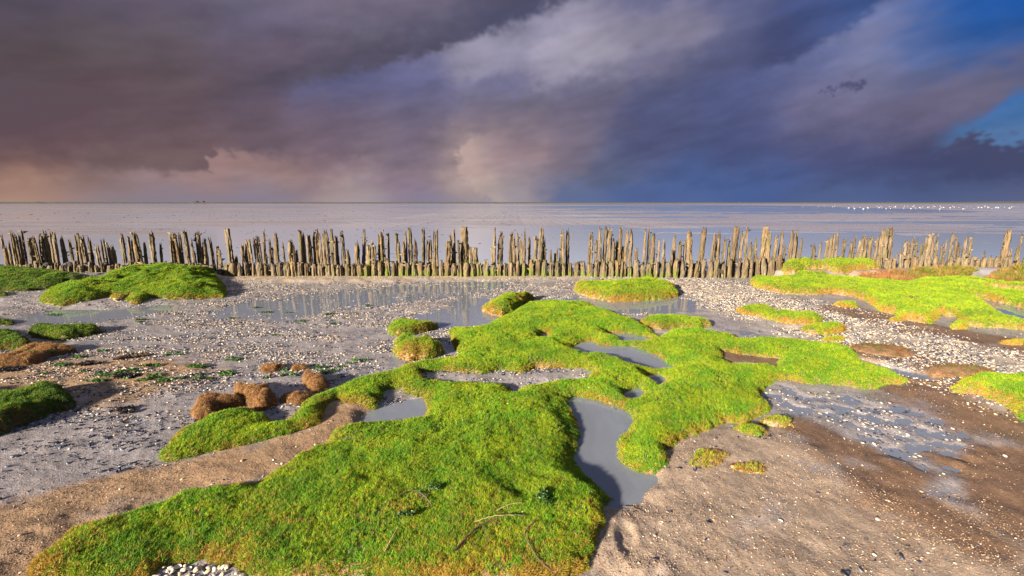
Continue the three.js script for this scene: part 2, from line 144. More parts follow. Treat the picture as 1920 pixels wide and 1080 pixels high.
// footprints pressed into the sand at lower right: [x, z, turn]
const PRINTS = [[0.60, -1.70, 0.5], [0.55, -1.98, 0.2]];
function FOOT(x, z) { let h = 0; for (const [px, pz, t] of PRINTS) { const dx = x - px, dz = z - pz; if (dx * dx + dz * dz > 0.09) continue; const a = dx * Math.cos(t) + dz * Math.sin(t), b = -dx * Math.sin(t) + dz * Math.cos(t), q = Math.hypot(a / 0.055, b / 0.13); h += -0.014 * (1 - smoothstep(q, 0.5, 1)) + 0.005 * Math.exp(-((q - 1.15) ** 2) * 14); } return h; }
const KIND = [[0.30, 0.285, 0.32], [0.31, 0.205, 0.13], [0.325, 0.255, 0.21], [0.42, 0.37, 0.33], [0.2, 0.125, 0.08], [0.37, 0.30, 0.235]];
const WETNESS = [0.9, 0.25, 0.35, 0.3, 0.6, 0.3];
function groundKind(x, z, out) {
  const wob = fbm(x * 1.9 + 3, z * 1.9, 4) * 0.75;
  out[0] = KIND[0][0]; out[1] = KIND[0][1]; out[2] = KIND[0][2]; let wet = WETNESS[0];
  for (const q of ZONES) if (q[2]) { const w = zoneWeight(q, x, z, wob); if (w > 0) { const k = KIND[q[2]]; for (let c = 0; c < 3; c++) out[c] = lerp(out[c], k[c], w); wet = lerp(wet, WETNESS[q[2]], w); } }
  const v = 1 + 0.34 * fbm(x * 2.3, z * 2.3 + 8, 4) + 0.2 * fbm(x * 14, z * 14, 3);
  for (let c = 0; c < 3; c++) out[c] *= v;
  return wet;
}
const sandMap = (() => {
  const n = 1024, a = tiled(n, 256, 1), b = tiled(n, 90, 2), c = tiled(n, 24, 3), r = rng(77), f = new Float32Array(n * n), hgt = new Float32Array(n * n), tone = new Float32Array(n * n * 3).fill(1);
  for (let i = 0; i < n * n; i++) { f[i] = 0.8 + 0.22 * (a[i] - 0.5) + 0.26 * (b[i] - 0.5) + 0.14 * (c[i] - 0.5) + 0.34 * (r() - 0.5); hgt[i] = 0.35 + 0.3 * (a[i] - 0.5) + 0.3 * (b[i] - 0.5) + 0.3 * (c[i] - 0.5); }
  for (let k = 0; k < 20000; k++) {                             // crushed shell: pale, rusty and slate flakes
    const x = r() * n, y = r() * n, l = 1.0 + r() ** 3 * 4.5, w = l * (0.4 + 0.4 * r()), t = r() * 3.14, kind = r(), ct = Math.cos(t), st = Math.sin(t), s = Math.ceil(l);
    const col = kind < 0.5 ? [1.35, 1.3, 1.22] : kind < 0.72 ? [1.15, 0.85, 0.65] : [0.5, 0.52, 0.6];
    for (let dy = -s; dy <= s; dy++) for (let dx = -s; dx <= s; dx++) { const p = (dx * ct + dy * st) / l, q = (-dx * st + dy * ct) / w; if (p * p + q * q > 1) continue; const o = ((Math.floor(y + dy) + n) % n) * n + (Math.floor(x + dx) + n) % n; f[o] = 0.78; for (let m = 0; m < 3; m++) tone[o * 3 + m] = col[m]; hgt[o] += 0.28; }
  }
  return { map: texture(n, (x, y) => { const o = y * n + x; return [0, 1, 2].map((m) => f[o] * tone[o * 3 + m]); }), bump: texture(n, (x, y) => hgt[y * n + x]) };
})();
{
  const rows = [0.02, 0.25, 0.5, 0.75], cols = [];
  for (let r = 0.95; r < 13; r *= 1.0078) rows.push(r);
  for (let r = 13; r < 5200; r *= 1.022) rows.push(r);
  for (let a = -180; a < -58; a += 6) cols.push(a);
  for (let a = -58; a < 58; a += 0.235) cols.push(a);
  for (let a = 58; a <= 180.01; a += 6.1) cols.push(Math.min(a, 180));
  cols[cols.length - 1] = 180;
  const R = rows.length, K = cols.length, pos = new Float32Array(R * K * 3), col = new Float32Array(R * K * 3), uv = new Float32Array(R * K * 2), uv1 = new Float32Array(R * K * 2), c3 = [0, 0, 0], idx = [];
  for (let i = 0; i < R; i++) for (let k = 0; k < K; k++) {
    const a = cols[k] * Math.PI / 180, x = Math.sin(a) * rows[i], z = -Math.cos(a) * rows[i], o = i * K + k;
    pos.set([x, groundHeight(x, z), z], o * 3);
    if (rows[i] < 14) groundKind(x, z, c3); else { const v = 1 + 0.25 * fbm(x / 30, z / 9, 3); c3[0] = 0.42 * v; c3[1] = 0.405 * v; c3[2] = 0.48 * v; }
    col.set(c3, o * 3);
    uv.set([x / 1.1, z / 1.1], o * 2); uv1.set([(x + 14) / 28, (z + 13) / 14], o * 2);
    if (i + 1 < R && k + 1 < K) idx.push(o, o + K, o + 1, o + 1, o + K, o + K + 1);
  }
  const g = new THREE.BufferGeometry();
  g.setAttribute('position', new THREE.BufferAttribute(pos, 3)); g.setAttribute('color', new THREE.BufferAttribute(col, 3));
  g.setAttribute('uv', new THREE.BufferAttribute(uv, 2)); g.setAttribute('uv1', new THREE.BufferAttribute(uv1, 2)); g.setIndex(idx); g.computeVertexNormals();
  if (g.attributes.normal.getY(R * K >> 1) < 0) { for (let i = 0; i < idx.length; i += 3) [idx[i + 1], idx[i + 2]] = [idx[i + 2], idx[i + 1]]; g.setIndex(idx); g.computeVertexNormals(); }
  const rough = texture(1024, (x, y) => { const X = x / 1024 * 28 - 14, Z = y / 512 * 14 - 13; return clamp(0.95 - 0.7 * groundKind(X, Z, c3) + 0.25 * fbm(X * 3, Z * 3 + 30, 3), 0.22, 1); }, false, 512);
  rough.channel = 1; rough.wrapS = rough.wrapT = THREE.ClampToEdgeWrapping;
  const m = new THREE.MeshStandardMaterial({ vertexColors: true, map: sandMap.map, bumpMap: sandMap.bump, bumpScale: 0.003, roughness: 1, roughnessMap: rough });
  structure(new THREE.Mesh(g, m), 'ground');
}
// shallow water standing in every hollow of the foreshore, and the tide beyond the posts
{
  const ripple = (() => { const n = 512, a = tiled(n, 40, 21, 18), b = tiled(n, 90, 22, 40), c = tiled(n, 9, 23, 5); return texture(n, (x, y) => { const o = y * n + x; return 0.45 * a[o] + 0.25 * b[o] + 0.3 * c[o]; }); })();
  const near = ripple.clone(); near.repeat.set(16, 8); near.needsUpdate = true;
  const far = ripple.clone(); far.repeat.set(1370, 530); far.needsUpdate = true;
  const g = new THREE.PlaneGeometry(30, 9.6); g.rotateX(-Math.PI / 2); g.translate(0, WATER, -5.2);
  structure(new THREE.Mesh(g, new THREE.MeshPhysicalMaterial({ color: C(0.44, 0.5, 0.63), roughness: 0.02, ior: 1.5, transmission: 0.66, bumpMap: near, bumpScale: 0.0006 })), 'pool_water');
  const f = new THREE.PlaneGeometry(9000, 5000); f.rotateX(-Math.PI / 2); f.translate(0, TIDE, -2510.5);
  structure(new THREE.Mesh(f, new THREE.MeshPhysicalMaterial({ color: C(0.39, 0.47, 0.65), roughness: 0.08, ior: 1.33, bumpMap: far, bumpScale: 0.003 })), 'tidal_water');
}
// the far coast: a long low dyke with clumps of trees
{
  const P = [], I = [], n = 700;
  for (let i = 0; i <= n; i++) {
    const a = lerp(-1.25, 1.25, i / n), D = 2600, x = Math.sin(a) * D * 1.2, z = -Math.cos(a) * D, right = smoothstep(a, 0.62, 0.82);
    const h = 6.5 + 1.2 * fbm(i * 0.05, 3, 4) + right * (5 + 2.5 * fbm(i * 0.16, 8, 4)) + Math.max(0, fbm(i * 0.23, 5, 3) - 0.25) * 9;
    P.push(x * 0.99, -1, z * 0.99, x, h, z, x * 1.03, -1, z * 1.03);
    if (i < n) for (const k of [0, 1]) { const o = i * 3 + k; I.push(o, o + 3, o + 1, o + 1, o + 3, o + 4); }
  }
  const g = new THREE.BufferGeometry(); g.setAttribute('position', new THREE.Float32BufferAttribute(P, 3)); g.setIndex(I); g.computeVertexNormals();
  structure(new THREE.Mesh(g, new THREE.MeshStandardMaterial({ color: C(0.05, 0.055, 0.06), roughness: 1 })), 'far_coast');
}

{
  const roofMat = new THREE.MeshStandardMaterial({ color: C(0.04, 0.03, 0.03), roughness: 0.9 }), wallMat = new THREE.MeshStandardMaterial({ color: C(0.05, 0.045, 0.045), roughness: 0.9 });
  [[-1655, 17, 'left of the two tiny farm buildings on the far coast'], [-1622, 13, 'right of the two tiny farm buildings on the far coast']].forEach(([x, w, label]) => {
    const g = new THREE.Group(), d = 12, h = 5, s = new THREE.Shape([new THREE.Vector2(-w / 2 - 0.6, 0), new THREE.Vector2(w / 2 + 0.6, 0), new THREE.Vector2(0, 7)]);
    const wall = new THREE.Mesh(new THREE.BoxGeometry(w, h + 4, d).translate(0, h / 2 - 2, 0), wallMat), roof = new THREE.Mesh(new THREE.ExtrudeGeometry(s, { depth: d + 1, bevelEnabled: false }).translate(0, h + 0.02, -d / 2 - 0.5), roofMat);
    wall.name = 'wall'; roof.name = 'roof'; g.add(wall, roof); g.position.set(x, 1, -2480); thing(g, 'farm_building', label, 'building');
  });
}

// ------------------------------------------------------------------ turf mounds
function outlineField(rings) {
  const segs = []; for (const r of rings) for (let i = 0; i < r.length; i++) segs.push([r[i], r[(i + 1) % r.length]]);
  return (x, z) => {
    let d = Infinity, inside = false;
    for (const [a, b] of segs) { d = Math.min(d, ptSeg(x, z, a, b)); if ((a[1] > z) !== (b[1] > z) && x < (b[0] - a[0]) * (z - a[1]) / (b[1] - a[1]) + a[0]) inside = !inside; }
    return inside ? Math.sqrt(d) : -Math.sqrt(d);
  };
}
function tuftGeometry(blades, len, width, spread, seed, bend = 0.5) {
  const r = rng(seed), P = [], N = [], I = [];
  for (let b = 0; b < blades; b++) {
    const a = r() * 6.283, lean = spread * (0.25 + 0.75 * r()), L = len * (0.6 + 0.55 * r()), ca = Math.cos(a), sa = Math.sin(a), bx = (r() - 0.5) * len * 0.5, bz = (r() - 0.5) * len * 0.5, w = width * (0.7 + 0.6 * r());
    const at = (t) => { const o = lean * L * (t * 0.5 + bend * t * t), y = L * t * (1 - 0.3 * lean * t); return [bx + ca * o, y, bz + sa * o]; };
    const base = P.length / 3, tw = r() * 6.283, px = Math.cos(tw) * w, pz = Math.sin(tw) * w, A = at(0), B = at(0.55), D = at(1);
    P.push(A[0] - px, A[1], A[2] - pz, A[0] + px, A[1], A[2] + pz, B[0] - px * 0.75, B[1], B[2] - pz * 0.75, B[0] + px * 0.75, B[1], B[2] + pz * 0.75, ...D);
    I.push(base, base + 1, base + 2, base + 1, base + 3, base + 2, base + 2, base + 3, base + 4);
    for (let i = 0; i < 5; i++) N.push(-pz / w * 0.6, 0.7, px / w * 0.6);
  }
  const g = new THREE.BufferGeometry(); g.setAttribute('position', new THREE.Float32BufferAttribute(P, 3)); g.setIndex(I); g.computeVertexNormals(); return g;
}
const TUFTS = { grass: tuftGeometry(10, 0.0145, 0.00085, 0.9, 3), fibre: tuftGeometry(8, 0.013, 0.0009, 1.9, 4, 0.9), wort: tuftGeometry(9, 0.05, 0.0022, 0.7, 5) };
const bladeMat = new THREE.MeshPhysicalMaterial({ color: 0xffffff, roughness: 0.75, transmission: 0.42, specularIntensity: 0.5, side: THREE.DoubleSide });
const turfMat = new THREE.MeshStandardMaterial({ vertexColors: true, map: sandMap.map, bumpMap: sandMap.bump, bumpScale: 0.008, roughness: 0.95 });
// blade colours per palette: [main, second, rim], share of second, share of rim blades at the edge, tuft kind, density
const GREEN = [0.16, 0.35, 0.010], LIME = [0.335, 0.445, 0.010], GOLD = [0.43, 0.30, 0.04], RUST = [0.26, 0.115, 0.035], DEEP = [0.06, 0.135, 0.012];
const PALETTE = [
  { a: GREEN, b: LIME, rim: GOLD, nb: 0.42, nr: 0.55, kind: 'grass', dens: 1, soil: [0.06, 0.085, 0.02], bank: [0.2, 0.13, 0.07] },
  { a: GOLD, b: LIME, rim: RUST, nb: 0.45, nr: 0.4, kind: 'grass', dens: 0.4, soil: [0.27, 0.2, 0.14], bank: [0.3, 0.22, 0.16] },
  { a: [0.34, 0.18, 0.075], b: [0.42, 0.26, 0.1], rim: [0.28, 0.15, 0.06], nb: 0.4, nr: 0.5, kind: 'fibre', dens: 1.3, soil: [0.13, 0.06, 0.025], bank: [0.13, 0.06, 0.025] },
  { a: DEEP, b: GREEN, rim: RUST, nb: 0.5, nr: 0.7, kind: 'grass', dens: 1, soil: [0.06, 0.06, 0.02], bank: [0.14, 0.08, 0.04] },
  { a: [0.165, 0.325, 0.010], b: LIME, rim: GOLD, nb: 0.5, nr: 0.85, kind: 'grass', dens: 1, soil: [0.08, 0.09, 0.02], bank: [0.27, 0.16, 0.09] },
  { a: RUST, b: [0.14, 0.14, 0.03], rim: RUST, nb: 0.5, nr: 0.5, kind: 'fibre', dens: 0.18, soil: [0.2, 0.12, 0.07], bank: [0.17, 0.1, 0.06] },
  { a: [0.36, 0.17, 0.07], b: [0.3, 0.2, 0.06], rim: RUST, nb: 0.4, nr: 0.4, kind: 'wort', dens: 0.14, soil: [0.18, 0.11, 0.06], bank: [0.18, 0.11, 0.06] },
  { a: [0.3, 0.2, 0.05], b: [0.17, 0.2, 0.02], rim: [0.36, 0.17, 0.07], nb: 0.6, nr: 0.6, kind: 'wort', dens: 0.13, soil: [0.16, 0.11, 0.05], bank: [0.18, 0.11, 0.06] },
  { a: [0.075, 0.18, 0.010], b: [0.2, 0.32, 0.010], rim: [0.2, 0.14, 0.03], nb: 0.4, nr: 0.5, kind: 'grass', dens: 1, soil: [0.05, 0.06, 0.02], bank: [0.15, 0.1, 0.06] },
];
const surfaces = [];                                            // for what lies on the turf
function makeMound([name, label, category, height, rimWidth, pal, cell, rings], seed) {
  const pl = PALETTE[pal], r = rng(900 + seed), field = outlineField(rings), xs = rings[0].map((p) => p[0]), zs = rings[0].map((p) => p[1]);
  const x0 = Math.min(...xs) - 0.08, x1 = Math.max(...xs) + 0.08, z0 = Math.min(...zs) - 0.08, z1 = Math.max(...zs) + 0.08;
  const nx = Math.ceil((x1 - x0) / cell) + 1, nz = Math.ceil((z1 - z0) / cell) + 1, D = new Float32Array(nx * nz), Hh = new Float32Array(nx * nz);
  const cx = (x0 + x1) / 2, cz = (z0 + z1) / 2;
  let base = Infinity;
  for (let j = 0; j < nz; j++) for (let i = 0; i < nx; i++) {
    const x = x0 + i * cell, z = z0 + j * cell, o = j * nx + i;
    let d = field(x, z) + 0.03 * fbm(x * 6 + seed, z * 6, 3) + 0.014 * fbm(x * 22, z * 22 + seed, 3);
    D[o] = d;
    const g = groundHeight(x, z), floor = Math.max(g, WATER - 0.02), t = clamp(d / rimWidth, 0, 1);
    const dome = Math.sqrt(1 - (1 - t) * (1 - t));
    const lumps = 1 + (category === 'tussock' ? 0.12 : category === 'turf heap' ? 0.5 : height > 0.2 ? 0.14 : 0.3) * fbm(x * 1.6 + seed * 3, z * 1.6, 3) + (category === 'turf heap' ? 0.3 : 0.16) * fbm(x * (category === 'turf heap' ? 9 : 5), z * 5 + seed, 3);
    Hh[o] = d > 0 ? floor + height * dome * lumps * (0.9 + 0.35 * smoothstep(d, 0.1, 0.7)) + 0.004 * fbm(x * 30, z * 30, 2) * t : g + d * 1.2 - 0.002;
    if (d > 0) base = Math.min(base, floor);
  }
  const group = new THREE.Group(); group.position.set(cx, base, cz);
  const vid = new Int32Array(nx * nz).fill(-1), P = [], U = [], Cc = [], I = [];
  const vert = (o) => { if (vid[o] < 0) { vid[o] = P.length / 3; const x = x0 + (o % nx) * cell, z = z0 + Math.floor(o / nx) * cell; P.push(x - cx, Hh[o] - base, z - cz); U.push(x / 0.6, z / 0.6);
    const e = smoothstep(D[o] + 0.02 * fbm(x * 20, z * 20, 2), 0.02, 0.055), v = 1 + 0.5 * fbm(x * 9, z * 9, 3); for (let c = 0; c < 3; c++) Cc.push(lerp(pl.bank[c], pl.soil[c], e) * v * 1.4); } return vid[o]; };
  for (let j = 0; j + 1 < nz; j++) for (let i = 0; i + 1 < nx; i++) {
    const o = j * nx + i; if (Math.max(D[o], D[o + 1], D[o + nx], D[o + nx + 1]) < -0.01) continue;
    I.push(vert(o), vert(o + nx), vert(o + 1), vert(o + 1), vert(o + nx), vert(o + nx + 1));
  }
  const g = new THREE.BufferGeometry(); g.setAttribute('position', new THREE.Float32BufferAttribute(P, 3)); g.setAttribute('uv', new THREE.Float32BufferAttribute(U, 2)); g.setAttribute('color', new THREE.Float32BufferAttribute(Cc, 3)); g.setIndex(I); g.computeVertexNormals();
  const soil = new THREE.Mesh(g, turfMat); soil.name = pal === 2 ? 'matted_root' : pal === 5 ? 'mud' : 'soil'; group.add(soil);
  const sample = (x, z, A) => { const fx = (x - x0) / cell, fz = (z - z0) / cell, i = clamp(Math.floor(fx), 0, nx - 2), j = clamp(Math.floor(fz), 0, nz - 2), u = fx - i, v = fz - j, o = j * nx + i; return lerp(lerp(A[o], A[o + 1], u), lerp(A[o + nx], A[o + nx + 1], u), v); };
  surfaces.push((x, z) => (x > x0 && x < x1 && z > z0 && z < z1 && sample(x, z, D) > 0) ? sample(x, z, Hh) : null);
  // blades
  const mats = [], cols = [], up = new THREE.Vector3(), q = new THREE.Quaternion(), q2 = new THREE.Quaternion(), Y = new THREE.Vector3(0, 1, 0), m4 = new THREE.Matrix4(), pos = new THREE.Vector3(), sc = new THREE.Vector3();
  const step = (x1 - x0) * (z1 - z0), most = 42000;
  const tries = Math.floor(step * most);
  for (let k = 0; k < tries; k++) {
    const x = lerp(x0, x1, r()), z = lerp(z0, z1, r()), pick = r(), d = sample(x, z, D);
    const dist = Math.hypot(x, z), dens = pl.dens * Math.min(0.55, 1.15 / dist + 0.02);
    if (pick > dens * 2 || d < -0.004) continue;
    { const e = cell, gx = (sample(x + e, z, Hh) - sample(x - e, z, Hh)) / (2 * e), gz = (sample(x, z + e, Hh) - sample(x, z - e, Hh)) / (2 * e); if (pick > dens * Math.min(2, Math.sqrt(1 + gx * gx + gz * gz))) continue; }
    const bare = fbm(x * 1.3 + 20, z * 1.3 + seed, 4), thin = pal === 0 || pal === 4 || pal === 8 ? smoothstep(bare, 0.26, 0.46) * 0.6 : 0;
    if (r() < thin) continue;
    const h = sample(x, z, Hh), e = cell, gx = (sample(x + e, z, Hh) - sample(x - e, z, Hh)) / (2 * e), gz = (sample(x, z + e, Hh) - sample(x, z - e, Hh)) / (2 * e);
    up.set(-gx * 0.8 + (r() - 0.5) * 0.5, 1, -gz * 0.8 + (r() - 0.5) * 0.5).normalize();
    q.setFromUnitVectors(Y, up).multiply(q2.setFromAxisAngle(Y, r() * 6.283));
    const s = (0.65 + 0.7 * r()) * (1 + Math.min(0.9, dist / 11)) ;
    m4.compose(pos.set(x - cx, h - base - 0.002, z - cz), q, sc.set(s, s * (0.8 + 0.5 * r()), s)); mats.push(m4.clone());
    const patch = fbm(x * 2.1 + 50, z * 2.1 + seed, 4) + 0.5 * fbm(x * 11, z * 11, 2), second = clamp(pl.nb + patch * 0.9, 0, 1);
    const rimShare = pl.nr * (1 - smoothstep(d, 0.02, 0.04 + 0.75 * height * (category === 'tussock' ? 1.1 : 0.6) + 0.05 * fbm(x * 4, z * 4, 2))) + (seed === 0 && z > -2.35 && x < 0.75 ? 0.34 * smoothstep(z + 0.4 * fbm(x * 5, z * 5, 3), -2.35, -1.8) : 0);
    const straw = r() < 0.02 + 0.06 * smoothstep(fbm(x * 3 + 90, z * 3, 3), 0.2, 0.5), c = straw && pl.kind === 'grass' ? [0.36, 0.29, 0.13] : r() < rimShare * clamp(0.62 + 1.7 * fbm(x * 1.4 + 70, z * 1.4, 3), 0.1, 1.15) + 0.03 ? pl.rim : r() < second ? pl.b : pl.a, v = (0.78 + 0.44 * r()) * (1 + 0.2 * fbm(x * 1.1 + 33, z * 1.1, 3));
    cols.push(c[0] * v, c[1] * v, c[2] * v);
  }
  const grass = new THREE.InstancedMesh(TUFTS[pl.kind], bladeMat, mats.length);
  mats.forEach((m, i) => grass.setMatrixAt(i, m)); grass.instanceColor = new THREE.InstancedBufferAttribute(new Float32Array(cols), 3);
  grass.name = pl.kind === 'grass' ? 'grass' : pl.kind === 'fibre' ? 'dead_fibres' : 'stems'; grass.userData.kind = 'stuff'; group.add(grass);
  thing(group, name, label, category);
  return mats.length;
}
